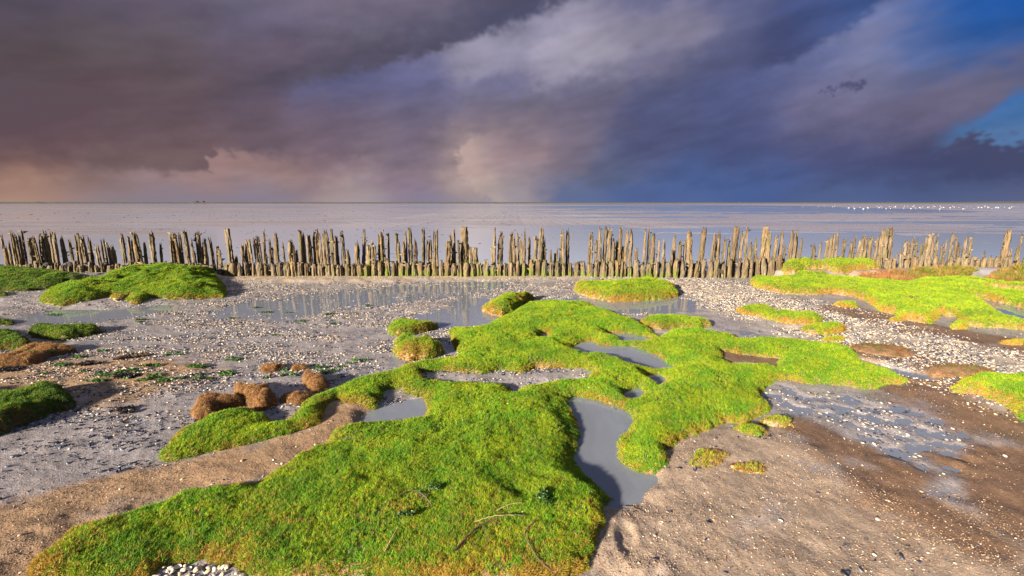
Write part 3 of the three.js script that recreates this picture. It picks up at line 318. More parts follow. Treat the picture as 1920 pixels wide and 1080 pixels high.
const MOUNDS = [["salt_marsh_turf","large bright green turf island with branching lobes and small pools in the foreground","turf",0.075,0.2,0,0.021,[[[-2.059,-1.731],[-2.106,-1.795],[-2.129,-2.026],[-1.965,-2.106],[-1.876,-2.201],[-1.79,-2.324],[-1.609,-2.354],[-1.453,-2.393],[-1.401,-2.528],[-1.307,-2.7],[-1.206,-2.821],[-1.239,-2.96],[-1.202,-3.034],[-1.125,-3.088],[-1.051,-3.12],[-0.953,-3.159],[-0.802,-3.18],[-0.654,-3.241],[-0.686,-3.523],[-0.728,-3.659],[-0.807,-3.67],[-0.95,-3.806],[-1.058,-3.865],[-1.109,-3.794],[-1.09,-3.595],[-1.08,-3.454],[-1.138,-3.434],[-1.238,-3.483],[-1.323,-3.483],[-1.392,-3.554],[-1.443,-3.575],[-1.481,-3.503],[-1.466,-3.363],[-1.41,-3.194],[-1.409,-3.141],[-1.487,-3.053],[-1.674,-2.926],[-1.851,-2.814],[-2.014,-2.742],[-2.103,-2.674],[-2.192,-2.667],[-2.258,-2.775],[-2.323,-2.984],[-2.299,-3.137],[-2.296,-3.291],[-2.192,-3.351],[-2.048,-3.392],[-1.848,-3.269],[-1.759,-3.152],[-1.656,-3.148],[-1.623,-3.325],[-1.674,-3.533],[-1.612,-3.67],[-1.548,-3.74],[-1.432,-3.935],[-1.285,-4.086],[-1.162,-4.183],[-1.047,-4.343],[-0.907,-4.489],[-0.71,-4.545],[-0.602,-4.556],[-0.535,-4.737],[-0.623,-4.958],[-0.712,-5.327],[-0.799,-5.698],[-0.682,-5.751],[-0.51,-5.731],[-0.333,-5.856],[-0.22,-6.205],[0.0,-6.563],[0.098,-6.968],[0.256,-7.272],[0.562,-7.357],[1.003,-7.434],[1.216,-7.39],[1.274,-6.978],[1.378,-6.799],[1.489,-6.466],[1.674,-6.149],[1.724,-5.809],[1.777,-5.43],[1.92,-5.572],[2.093,-5.689],[2.292,-5.681],[2.428,-5.678],[2.466,-5.53],[2.669,-5.47],[2.669,-5.243],[2.755,-5.255],[3.027,-5.295],[3.283,-5.195],[3.523,-5.04],[3.65,-5.001],[3.64,-4.737],[3.539,-4.487],[3.555,-4.333],[3.589,-4.178],[3.604,-4.014],[3.502,-3.951],[3.335,-3.951],[3.178,-3.829],[3.053,-3.829],[2.957,-3.926],[2.663,-3.951],[2.531,-4.053],[2.362,-4.014],[2.232,-3.889],[2.084,-3.715],[2.049,-3.483],[2.015,-3.406],[1.875,-3.313],[1.741,-3.208],[1.583,-3.208],[1.475,-3.141],[1.164,-2.926],[0.981,-2.775],[0.955,-2.62],[0.86,-2.556],[0.745,-2.573],[0.679,-2.667],[0.682,-2.773],[0.746,-2.964],[0.825,-3.075],[0.918,-3.195],[0.932,-3.34],[0.852,-3.473],[0.743,-3.575],[0.624,-3.649],[0.496,-3.692],[0.445,-3.606],[0.462,-3.42],[0.488,-3.22],[0.482,-3.037],[0.439,-2.862],[0.389,-2.755],[0.415,-2.599],[0.491,-2.428],[0.56,-2.314],[0.497,-2.249],[0.45,-2.15],[0.441,-2.043],[0.376,-1.924],[0.339,-1.848],[0.306,-1.786],[0.23,-1.742],[0.0,-1.714],[-0.25,-1.714],[-0.506,-1.742],[-0.631,-1.774],[-0.705,-1.786],[-0.831,-1.748],[-1.015,-1.748],[-1.17,-1.777],[-1.251,-1.836],[-1.408,-1.855],[-1.542,-1.839],[-1.589,-1.795],[-1.567,-1.731]],[[-0.887,-4.189],[-0.667,-4.245],[-0.505,-4.175],[-0.277,-4.161],[-0.078,-4.318],[0.01,-4.217],[0.076,-4.189],[0.235,-4.333],[0.469,-4.318],[0.723,-4.274],[0.806,-4.165],[0.675,-3.981],[0.43,-3.942],[0.259,-3.874],[0.139,-3.825],[0.055,-3.791],[0.045,-3.686],[0.0,-3.685],[-0.023,-3.826],[-0.094,-3.87],[-0.235,-3.875],[-0.402,-3.899],[-0.583,-3.912],[-0.768,-3.964]],[[0.668,-5.075],[0.848,-5.262],[0.955,-5.262],[0.994,-5.136],[1.157,-5.095],[1.34,-5.095],[1.479,-4.938],[1.57,-4.668],[1.61,-4.336],[1.374,-4.303],[1.214,-4.385],[1.094,-4.551],[0.987,-4.702],[0.798,-4.757],[0.692,-4.815]],[[1.277,-4.189],[1.398,-4.203],[1.44,-4.014],[1.293,-3.861],[1.267,-4.021]],[[0.95,-3.748],[1.028,-3.841],[1.131,-3.877],[1.132,-3.732],[1.031,-3.597],[0.947,-3.578]],[[1.196,-5.652],[1.439,-5.627],[1.627,-5.462],[1.763,-5.323],[1.471,-5.14],[1.277,-5.228],[1.223,-5.403]],[[2.24,-4.827],[2.356,-4.791],[2.533,-4.72],[2.784,-4.584],[2.574,-4.271],[2.512,-4.345],[2.348,-4.362],[2.166,-4.391],[2.147,-4.516]],[[0.347,-5.603],[0.469,-5.627],[0.43,-5.308],[0.318,-5.332]]]],["salt_marsh_turf","dark green turf bank at the left edge below the leftmost posts","turf",0.11,0.3,8,0.03,[[[-13.388,-11.006],[-11.561,-10.395],[-10.687,-10.246],[-9.835,-9.857],[-8.958,-9.405],[-8.488,-9.181],[-8.639,-8.938],[-8.641,-8.72],[-8.809,-8.484],[-8.988,-8.37],[-9.502,-8.484],[-10.127,-8.259]]]],["salt_marsh_turf","small flat green turf patch below the dark left bank","turf",0.06,0.12,8,0.03,[[[-9.556,-8.698],[-9.501,-8.898],[-9.09,-8.667],[-8.748,-8.367],[-8.717,-8.255],[-8.898,-8.169],[-9.315,-8.426]]]],["salt_marsh_turf","tiny green turf patch at the left edge under the dark bank","turf",0.04,0.1,8,0.03,[[[-9.512,-8.12],[-8.88,-7.979],[-8.583,-7.716],[-8.937,-7.611]]]],["salt_marsh_turf","long rounded green turf mound in front of the posts at left","turf",0.16,0.4,0,0.03,[[[-7.763,-7.482],[-8.112,-7.952],[-8.364,-8.426],[-8.178,-8.659],[-8.158,-9.218],[-8.362,-9.855],[-8.24,-10.291],[-7.516,-10.294],[-7.007,-10.248],[-6.39,-9.831],[-5.66,-8.973],[-5.11,-8.136],[-4.983,-7.828],[-5.237,-7.71],[-5.558,-7.526],[-6.034,-7.571],[-6.418,-7.663],[-6.817,-7.71],[-6.803,-7.438],[-6.954,-7.224],[-7.091,-7.102],[-7.421,-7.224]]]],["turf_tussock","small yellow green tussock at the foot of the long left mound","tussock",0.09,0.1,0,0.02,[[[-6.196,-7.319],[-6.524,-7.835],[-6.376,-7.83],[-6.188,-7.73],[-6.0,-7.494],[-5.945,-7.244],[-6.015,-7.2]]]],["turf_tussock","low golden tussock beside the small one below the long left mound","tussock",0.05,0.08,1,0.02,[[[-6.656,-7.525],[-6.885,-7.881],[-6.633,-7.772],[-6.387,-7.514],[-6.368,-7.319]]]],["salt_marsh_turf","oblong green turf mound on the wet flat at left","turf",0.1,0.12,8,0.022,[[[-6.069,-5.652],[-6.124,-5.829],[-5.789,-5.743],[-5.532,-5.762],[-5.331,-5.765],[-5.164,-5.632],[-5.164,-5.528],[-5.249,-5.439],[-5.316,-5.305],[-5.528,-5.327],[-5.819,-5.439]]]],["salt_marsh_turf","rounded green turf mound cut by the left edge above the brown heap","turf",0.11,0.13,8,0.022,[[[-7.078,-5.726],[-6.223,-5.455],[-6.004,-5.432],[-5.695,-5.254],[-5.422,-5.028],[-5.355,-4.905],[-5.54,-4.92],[-5.637,-4.901],[-5.977,-4.791]]]],["salt_marsh_turf","thin dark turf strip at the left edge of the wet flat","turf",0.05,0.1,8,0.022,[[[-7.645,-6.337],[-7.06,-6.219],[-6.799,-6.152],[-6.705,-6.018],[-6.819,-5.989],[-7.213,-5.962]]]],["dead_turf_heap","brown heap of dead matted turf on the sand at left","turf heap",0.09,0.11,2,0.02,[[[-5.624,-4.584],[-5.19,-4.499],[-5.325,-4.827],[-5.323,-5.0],[-5.016,-4.939],[-4.784,-4.878],[-4.777,-4.832],[-4.858,-4.705],[-4.752,-4.459],[-4.79,-4.363],[-4.989,-4.303],[-5.234,-4.245]]]],["salt_marsh_turf","dark green turf bank with brown edge at lower left edge","turf",0.13,0.1,8,0.018,[[[-4.826,-3.659],[-4.138,-3.537],[-4.019,-3.627],[-3.991,-3.733],[-3.829,-3.708],[-3.603,-3.561],[-3.463,-3.418],[-3.511,-3.405],[-3.582,-3.349],[-3.557,-3.223],[-3.58,-3.149],[-3.577,-3.037],[-3.745,-2.775]]]],["turf_tussock","ragged green tussock behind the round one on the shell flat","tussock",0.12,0.14,0,0.02,[[[-1.572,-5.752],[-1.57,-6.022],[-1.38,-5.978],[-1.201,-5.971],[-1.07,-5.942],[-0.968,-5.915],[-1.08,-5.676],[-1.218,-5.531],[-1.393,-5.439],[-1.507,-5.555]]]],["turf_tussock","round domed yellow green tussock left of the turf island","tussock",0.19,0.19,4,0.018,[[[-1.285,-4.827],[-1.323,-5.076],[-1.212,-5.133],[-1.03,-4.998],[-0.922,-5.085],[-0.782,-4.879],[-0.741,-4.827],[-0.813,-4.668],[-0.944,-4.617],[-1.044,-4.567],[-1.178,-4.668]]]],["turf_tussock","golden tussock with bare top behind the turf island","tussock",0.2,0.24,4,0.022,[[[-0.445,-6.864],[-0.334,-7.11],[-0.178,-7.598],[0.044,-7.548],[0.226,-7.727],[0.361,-7.699],[0.235,-7.4],[0.123,-6.936],[0.0,-6.623],[-0.153,-6.493],[-0.313,-6.623]]]],["turf_tussock","wide golden fringed tussock standing in water near the posts","tussock",0.17,0.2,4,0.025,[[[1.176,-8.601],[1.309,-8.982],[1.535,-8.779],[1.971,-8.905],[2.425,-9.057],[2.803,-9.437],[2.911,-8.904],[3.025,-8.479],[2.916,-7.975],[2.635,-7.744],[2.122,-7.525],[1.67,-7.483],[1.371,-7.789],[1.196,-8.169]]]],["turf_tussock","dark green oval tussock beside the shell bank","tussock",0.1,0.13,0,0.022,[[[1.723,-6.063],[1.886,-6.258],[2.044,-6.295],[2.279,-6.328],[2.492,-6.195],[2.617,-6.051],[2.619,-5.935],[2.412,-5.803],[2.155,-5.855],[1.914,-5.752],[1.753,-5.908]]]],["salt_marsh_turf","slender green turf strip lying across the shell bank","turf",0.08,0.1,4,0.022,[[[3.329,-6.723],[3.535,-6.824],[3.876,-6.855],[3.797,-6.566],[4.003,-6.398],[4.267,-6.449],[4.23,-6.158],[4.013,-5.935],[3.77,-5.881],[3.598,-6.073],[3.464,-6.367],[3.346,-6.59]]]],["salt_marsh_turf","short green turf patch at the end of the slender strip","turf",0.07,0.1,4,0.022,[[[3.621,-5.643],[3.857,-5.808],[4.155,-5.839],[4.258,-5.752],[4.07,-5.531],[3.808,-5.416],[3.64,-5.508]]]],["turf_tussock","tiny flat tuft below the short turf patch","tussock",0.03,0.06,4,0.02,[[[3.692,-5.293],[3.851,-5.341],[3.937,-5.305],[3.818,-5.198],[3.663,-5.198]]]],["salt_marsh_turf","broad bright green turf sheet with sandy eroded edge at right","turf",0.13,0.14,4,0.025,[[[4.954,-9.495],[5.089,-9.614],[5.314,-9.517],[5.808,-9.603],[6.225,-9.735],[6.59,-9.602],[7.004,-9.401],[7.343,-9.135],[7.648,-8.866],[8.257,-9.331],[8.577,-9.451],[9.156,-9.479],[9.615,-9.487],[9.533,-8.881],[10.392,-8.587],[6.985,-5.676],[6.588,-5.777],[6.395,-5.855],[6.143,-5.881],[6.048,-5.955],[6.095,-6.095],[6.376,-6.461],[6.223,-6.461],[6.265,-6.59],[5.882,-6.276],[5.586,-6.017],[5.481,-5.962],[5.442,-6.083],[5.383,-6.147],[5.584,-6.57],[5.543,-6.817],[5.718,-7.151],[5.911,-7.629],[5.889,-7.975],[5.741,-8.169],[5.39,-8.071],[4.975,-8.169],[4.744,-8.27],[4.678,-8.51],[4.684,-8.817]],[[7.949,-7.835],[8.042,-7.699],[7.963,-7.2],[7.882,-6.449],[7.145,-5.83],[6.717,-5.913],[6.84,-6.43],[7.2,-6.759],[7.462,-7.123],[7.733,-7.568]],[[8.844,-8.698],[9.324,-8.87],[9.521,-8.479],[9.961,-8.219],[9.033,-7.444],[8.792,-7.822],[8.623,-8.099]]]],["salt_marsh_turf","low green turf bank with bare sand front against the right posts","turf",0.2,0.2,4,0.03,[[[5.936,-10.189],[6.384,-10.617],[6.986,-10.603],[7.947,-10.91],[8.401,-10.995],[8.122,-10.178],[7.435,-9.931],[6.869,-9.696],[6.847,-10.178],[6.441,-10.094],[6.014,-9.773],[5.832,-9.819]]]],["salt_marsh_turf","rounded green turf mound cut by the right edge above the puddle","turf",0.1,0.11,0,0.02,[[[3.816,-3.793],[3.944,-3.872],[4.154,-3.944],[4.346,-3.945],[5.01,-3.989],[3.835,-2.984],[3.819,-3.229],[3.898,-3.417],[3.912,-3.595],[3.864,-3.681],[3.799,-3.736]]]],["turf_tussock","small bright tuft on the sand right of the turf island","tussock",0.035,0.05,4,0.014,[[[1.567,-3.05],[1.661,-3.09],[1.755,-3.084],[1.784,-3.022],[1.693,-2.962],[1.59,-2.977]]]],["turf_tussock","ragged golden tuft at the tip of the turf island by the puddle","tussock",0.03,0.05,1,0.014,[[[1.833,-3.197],[1.965,-3.258],[2.055,-3.238],[2.038,-3.141],[1.933,-3.092],[1.859,-3.133]]]],["turf_tussock","straggly orange tuft on the sand below the turf island","tussock",0.012,0.06,1,0.014,[[[1.109,-2.654],[1.203,-2.748],[1.311,-2.76],[1.353,-2.698],[1.281,-2.614],[1.159,-2.556],[1.104,-2.579]]]],["turf_tussock","orange and green tuft right of the straggly one on the sand","tussock",0.012,0.05,1,0.014,[[[1.332,-2.583],[1.439,-2.635],[1.521,-2.602],[1.562,-2.556],[1.477,-2.517],[1.369,-2.523]]]],["turf_tussock","small yellow tuft on brown mud near the right edge","tussock",0.04,0.06,4,0.018,[[[5.591,-5.116],[5.838,-5.205],[5.947,-5.198],[5.744,-5.055],[5.596,-5.075]]]],["turf_tussock","round green tuft under the eroded edge of the turf sheet","tussock",0.06,0.07,4,0.018,[[[5.724,-5.865],[5.983,-6.052],[6.159,-6.101],[5.936,-5.855],[5.717,-5.726],[5.623,-5.731]]]],["turf_tussock","tiny tuft on brown mud below the turf sheet","tussock",0.03,0.05,4,0.018,[[[5.129,-6.126],[5.349,-6.282],[5.459,-6.276],[5.254,-6.073],[5.102,-6.045]]]],["turf_tussock","flat green tuft in the hollow of the eroded sandy edge","tussock",0.05,0.06,4,0.018,[[[5.071,-7.125],[5.326,-7.312],[5.525,-7.319],[5.334,-7.01],[5.108,-6.936],[5.003,-6.986]]]],["dead_turf_heap","leftmost brown hummock of the cluster beside the turf arm","turf heap",0.09,0.09,2,0.016,[[[-2.458,-3.331],[-2.523,-3.503],[-2.488,-3.606],[-2.336,-3.581],[-2.235,-3.571],[-2.177,-3.502],[-2.224,-3.454],[-2.267,-3.387],[-2.275,-3.268],[-2.361,-3.259]]]],["dead_turf_heap","tallest rounded brown hummock of the cluster beside the turf arm","turf heap",0.13,0.11,2,0.016,[[[-2.421,-3.794],[-2.381,-3.842],[-2.205,-3.746],[-2.084,-3.728],[-1.931,-3.575],[-1.891,-3.514],[-1.92,-3.463],[-1.965,-3.406],[-2.092,-3.483],[-2.226,-3.606]]]],["dead_turf_heap","low ragged brown hummock right of the tallest one","turf heap",0.06,0.08,2,0.016,[[[-1.92,-3.585],[-1.885,-3.681],[-1.795,-3.705],[-1.713,-3.701],[-1.659,-3.59],[-1.709,-3.533],[-1.817,-3.533]]]],["dead_turf_heap","pointed brown hummock farthest right in the cluster","turf heap",0.11,0.09,2,0.016,[[[-1.899,-4.014],[-1.928,-4.171],[-1.797,-4.041],[-1.736,-4.055],[-1.633,-3.889],[-1.613,-3.806],[-1.686,-3.76],[-1.79,-3.829]]]],["dead_turf_heap","small flat brown hummock on the shell flat above the cluster","turf heap",0.04,0.06,2,0.016,[[[-2.458,-4.303],[-2.443,-4.406],[-2.336,-4.408],[-2.248,-4.333],[-2.283,-4.245],[-2.378,-4.231]]]],["dead_turf_heap","small brown hummock with green weed above the pointed one","turf heap",0.03,0.05,2,0.016,[[[-2.184,-4.363],[-2.128,-4.417],[-2.036,-4.399],[-2.023,-4.318],[-2.113,-4.289]]]],["mud_hummock","low brown mud hump with thin weed beside the creek at right","mud hump",0.05,0.16,5,0.02,[[[3.721,-4.936],[3.956,-5.016],[4.168,-4.978],[4.285,-4.863],[4.22,-4.651],[4.011,-4.567],[3.857,-4.651],[3.736,-4.791]]]],["mud_hummock","smooth brown mud hump between the creek and the shells at right","mud hump",0.06,0.2,5,0.02,[[[4.01,-4.261],[4.278,-4.33],[4.511,-4.297],[4.57,-4.189],[4.3,-4.053],[4.029,-4.053],[3.914,-4.119]]]],["glasswort_patch","orange brown glasswort fringe behind the right turf sheet","glasswort",0.06,0.15,6,0.03,[[[6.898,-9.265],[7.38,-9.625],[7.92,-9.744],[8.371,-9.734],[8.056,-9.166],[7.574,-8.781],[7.209,-8.97]]]],["glasswort_patch","ochre glasswort patch at the foot of the right posts","glasswort",0.07,0.2,7,0.03,[[[8.177,-9.651],[8.914,-9.984],[9.638,-10.015],[10.028,-9.931],[9.245,-9.471],[8.521,-9.398],[8.262,-9.545]]]],["glasswort_patch","orange and green glasswort bank at the far right edge","glasswort",0.12,0.25,7,0.03,[[[9.584,-9.322],[10.3,-9.758],[11.038,-10.025],[12.801,-10.672],[10.742,-8.912],[10.177,-9.109],[9.717,-9.177]]]]];
let blades = 0; MOUNDS.forEach((m, i) => { blades += makeMound(m, i); });
console.log('tufts', blades);
const topAt = (x, z) => { let h = groundHeight(x, z); for (const f of surfaces) { const v = f(x, z); if (v !== null && v > h) h = v; } return h; };
const onTurf = (x, z) => surfaces.some((f) => f(x, z) !== null);

// ------------------------------------------------------------------ posts
const wood = (() => {
  const n = 256, m = 512, a = tiled(n, 64, 31, 6, m), b = tiled(n, 24, 32, 4, m), c = tiled(n, 120, 33, 22, m), d = tiled(n, 8, 34, 8, m);
  const f = (o) => 0.3 * a[o] + 0.35 * b[o] + 0.2 * c[o] + 0.15 * d[o];
  return { map: texture(n, (x, y) => { const o = y * n + x, v = 0.35 + 0.9 * f(o); return [v, v * (0.93 + 0.1 * d[o]), v * (0.84 + 0.16 * d[o])]; }, false, m), bump: texture(n, (x, y) => f(y * n + x), false, m) };
})();
const woodMat = new THREE.MeshStandardMaterial({ vertexColors: true, map: wood.map, bumpMap: wood.bump, bumpScale: 0.014, roughness: 0.9 });
function postGeometry(h, w, seed, jag, algae) {
  const r = rng(seed), S = 24, R = Math.max(9, Math.round(h * 26)), P = [], U = [], K = [], I = [], ox = seed * 3.7, flat = 0.7 + 0.3 * r(), turn = r() * 3.14, bend = (r() - 0.5) * 0.05 * h, lean = (r() - 0.5) * 0.07, lean2 = (r() - 0.5) * 0.05;
  const cut = r() < 0.35 && jag > 0.1 ? 0.35 + 0.3 * r() : 0, cutSide = r() * 6.283;                // one side rotted away higher up
  const tops = []; for (let s = 0; s < S; s++) { const a = s / S * 6.283; tops.push(0.5 + 0.42 * n3(Math.cos(a) * 1.5 + ox, Math.sin(a) * 1.5, 1.7) + 0.34 * n3(Math.cos(a) * 3.4 + ox, Math.sin(a) * 3.4, 4)); }
  const mx = Math.max(...tops), tone = 0.75 + 0.5 * r(), warm = r();
  const wc = [0.165 * tone, (0.117 + 0.018 * warm) * tone, (0.067 + 0.038 * warm) * tone];
  const ringAt = (s, t, shrink, drop) => {
    const a = (s % S) / S * 6.283, ca = Math.cos(a), sa = Math.sin(a), top = h * (1 - jag * (mx - tops[s % S])) - drop, y = -0.25 + (top + 0.25) * t;
    let rad = w / 2 * (1.04 - 0.1 * Math.max(0, y) / h);
    rad *= 1.02 + 0.18 * n3(ca * 1.1 + ox, sa * 1.1, y * 2.0) + 0.14 * n3(ca * 2.2 + ox, sa * 2.2, y * 6.5) - 0.55 * smoothstep(n3(ca * 2.4 + ox, sa * 2.4, y * 0.7 + 7), 0.25, 0.75) - 0.22 * Math.max(0, n3(ca * 1.6 + ox, sa * 1.6, y * 9)) + 0.13 * n3(ca * 6 + ox, sa * 6, y * 13);
    if (cut && y > h * cut) rad *= 1 - 0.5 * smoothstep(y / h, cut, cut + 0.05) * Math.max(0, Math.cos(a - cutSide));
    rad *= shrink * (1 - 0.3 * smoothstep(t, 0.86, 1) * Math.min(1, jag * 4));
    const px = ca * rad, pz = sa * rad * flat, q = Math.max(0, y) / h;
    return [px * Math.cos(turn) - pz * Math.sin(turn) + bend * q * q + lean * y, y, px * Math.sin(turn) + pz * Math.cos(turn) + lean2 * y];
  };
  const push = (p, s) => {
    P.push(...p); U.push(s / S * w * 3.14 / 0.25, p[1] / 0.5);
    const n = n3(p[0] * 9 + ox, p[1] * 5, p[2] * 9), v = 1 + 0.45 * n3(p[0] * 20 + ox, p[1] * 3, p[2] * 20) + 0.25 * n;
    let c = wc.map((k) => k * v); const al = smoothstep(algae - p[1] + 0.12 * n3(p[0] * 20 + ox, p[1] * 6, p[2] * 20), 0, 0.07) * 0.8, tint = smoothstep(n3(p[0] * 4 + ox, p[1] * 1.7, p[2] * 4), 0.1, 0.7) * 0.35;
    const mix = [0.115, 0.12, 0.04]; c = c.map((k, i) => lerp(k, mix[i], tint)); const gr = [0.11, 0.165, 0.012]; c = c.map((k, i) => lerp(k, gr[i], al)); K.push(...c);
  };
  for (let i = 0; i <= R; i++) for (let s = 0; s <= S; s++) push(ringAt(s, i / R, 1, 0), s);
  for (let s = 0; s <= S; s++) push(ringAt(s, 1, 0.5, 0.02 + 0.4 * jag * h * 0.3), s);
  const c0 = ringAt(0, 1, 0.05, 0.05 + jag * h * 0.3); push(c0, 0);
  const L = S + 1, ci = P.length / 3 - 1;
  for (let i = 0; i <= R; i++) for (let s = 0; s < S; s++) { const o = i * L + s; I.push(o, o + L, o + 1, o + 1, o + L, o + L + 1); }
  for (let s = 0; s < S; s++) I.push((R + 1) * L + s, ci, (R + 1) * L + s + 1);
  // stubs of rotted knots and bolts that stick out
  const stubs = jag > 0.1 ? Math.floor(r() * 5) : 0;
  for (let k = 0; k < stubs; k++) {
    const y = h * (0.35 + 0.6 * r()), a = r() * 6.283, l = 0.02 + 0.04 * r(), t = 0.008 + 0.01 * r(), ca = Math.cos(a), sa = Math.sin(a), rr = w * 0.36, bx = ca * rr + lean * y + bend * (y / h) ** 2, bz = sa * rr * flat, o = P.length / 3;
    for (const [e, f, g2] of [[-1, -1, 0], [1, -1, 0], [1, 1, 0], [-1, 1, 0], [0, 0.3, 1]]) push([bx + ca * l * g2 * 1.4 - sa * t * e, y + t * f * 1.6 + g2 * 0.012, bz + sa * l * g2 * 1.4 + ca * t * e], 0);
    I.push(o, o + 1, o + 4, o + 1, o + 2, o + 4, o + 2, o + 3, o + 4, o + 3, o, o + 4);
  }
  const g = new THREE.BufferGeometry(); g.setAttribute('position', new THREE.Float32BufferAttribute(P, 3)); g.setAttribute('uv', new THREE.Float32BufferAttribute(U, 2)); g.setAttribute('color', new THREE.Float32BufferAttribute(K, 3)); g.setIndex(I); g.computeVertexNormals(); return g;
}
const nth = (n) => n + (n % 100 > 10 && n % 100 < 14 ? 'th' : ['th', 'st', 'nd', 'rd'][n % 10] ?? 'th');
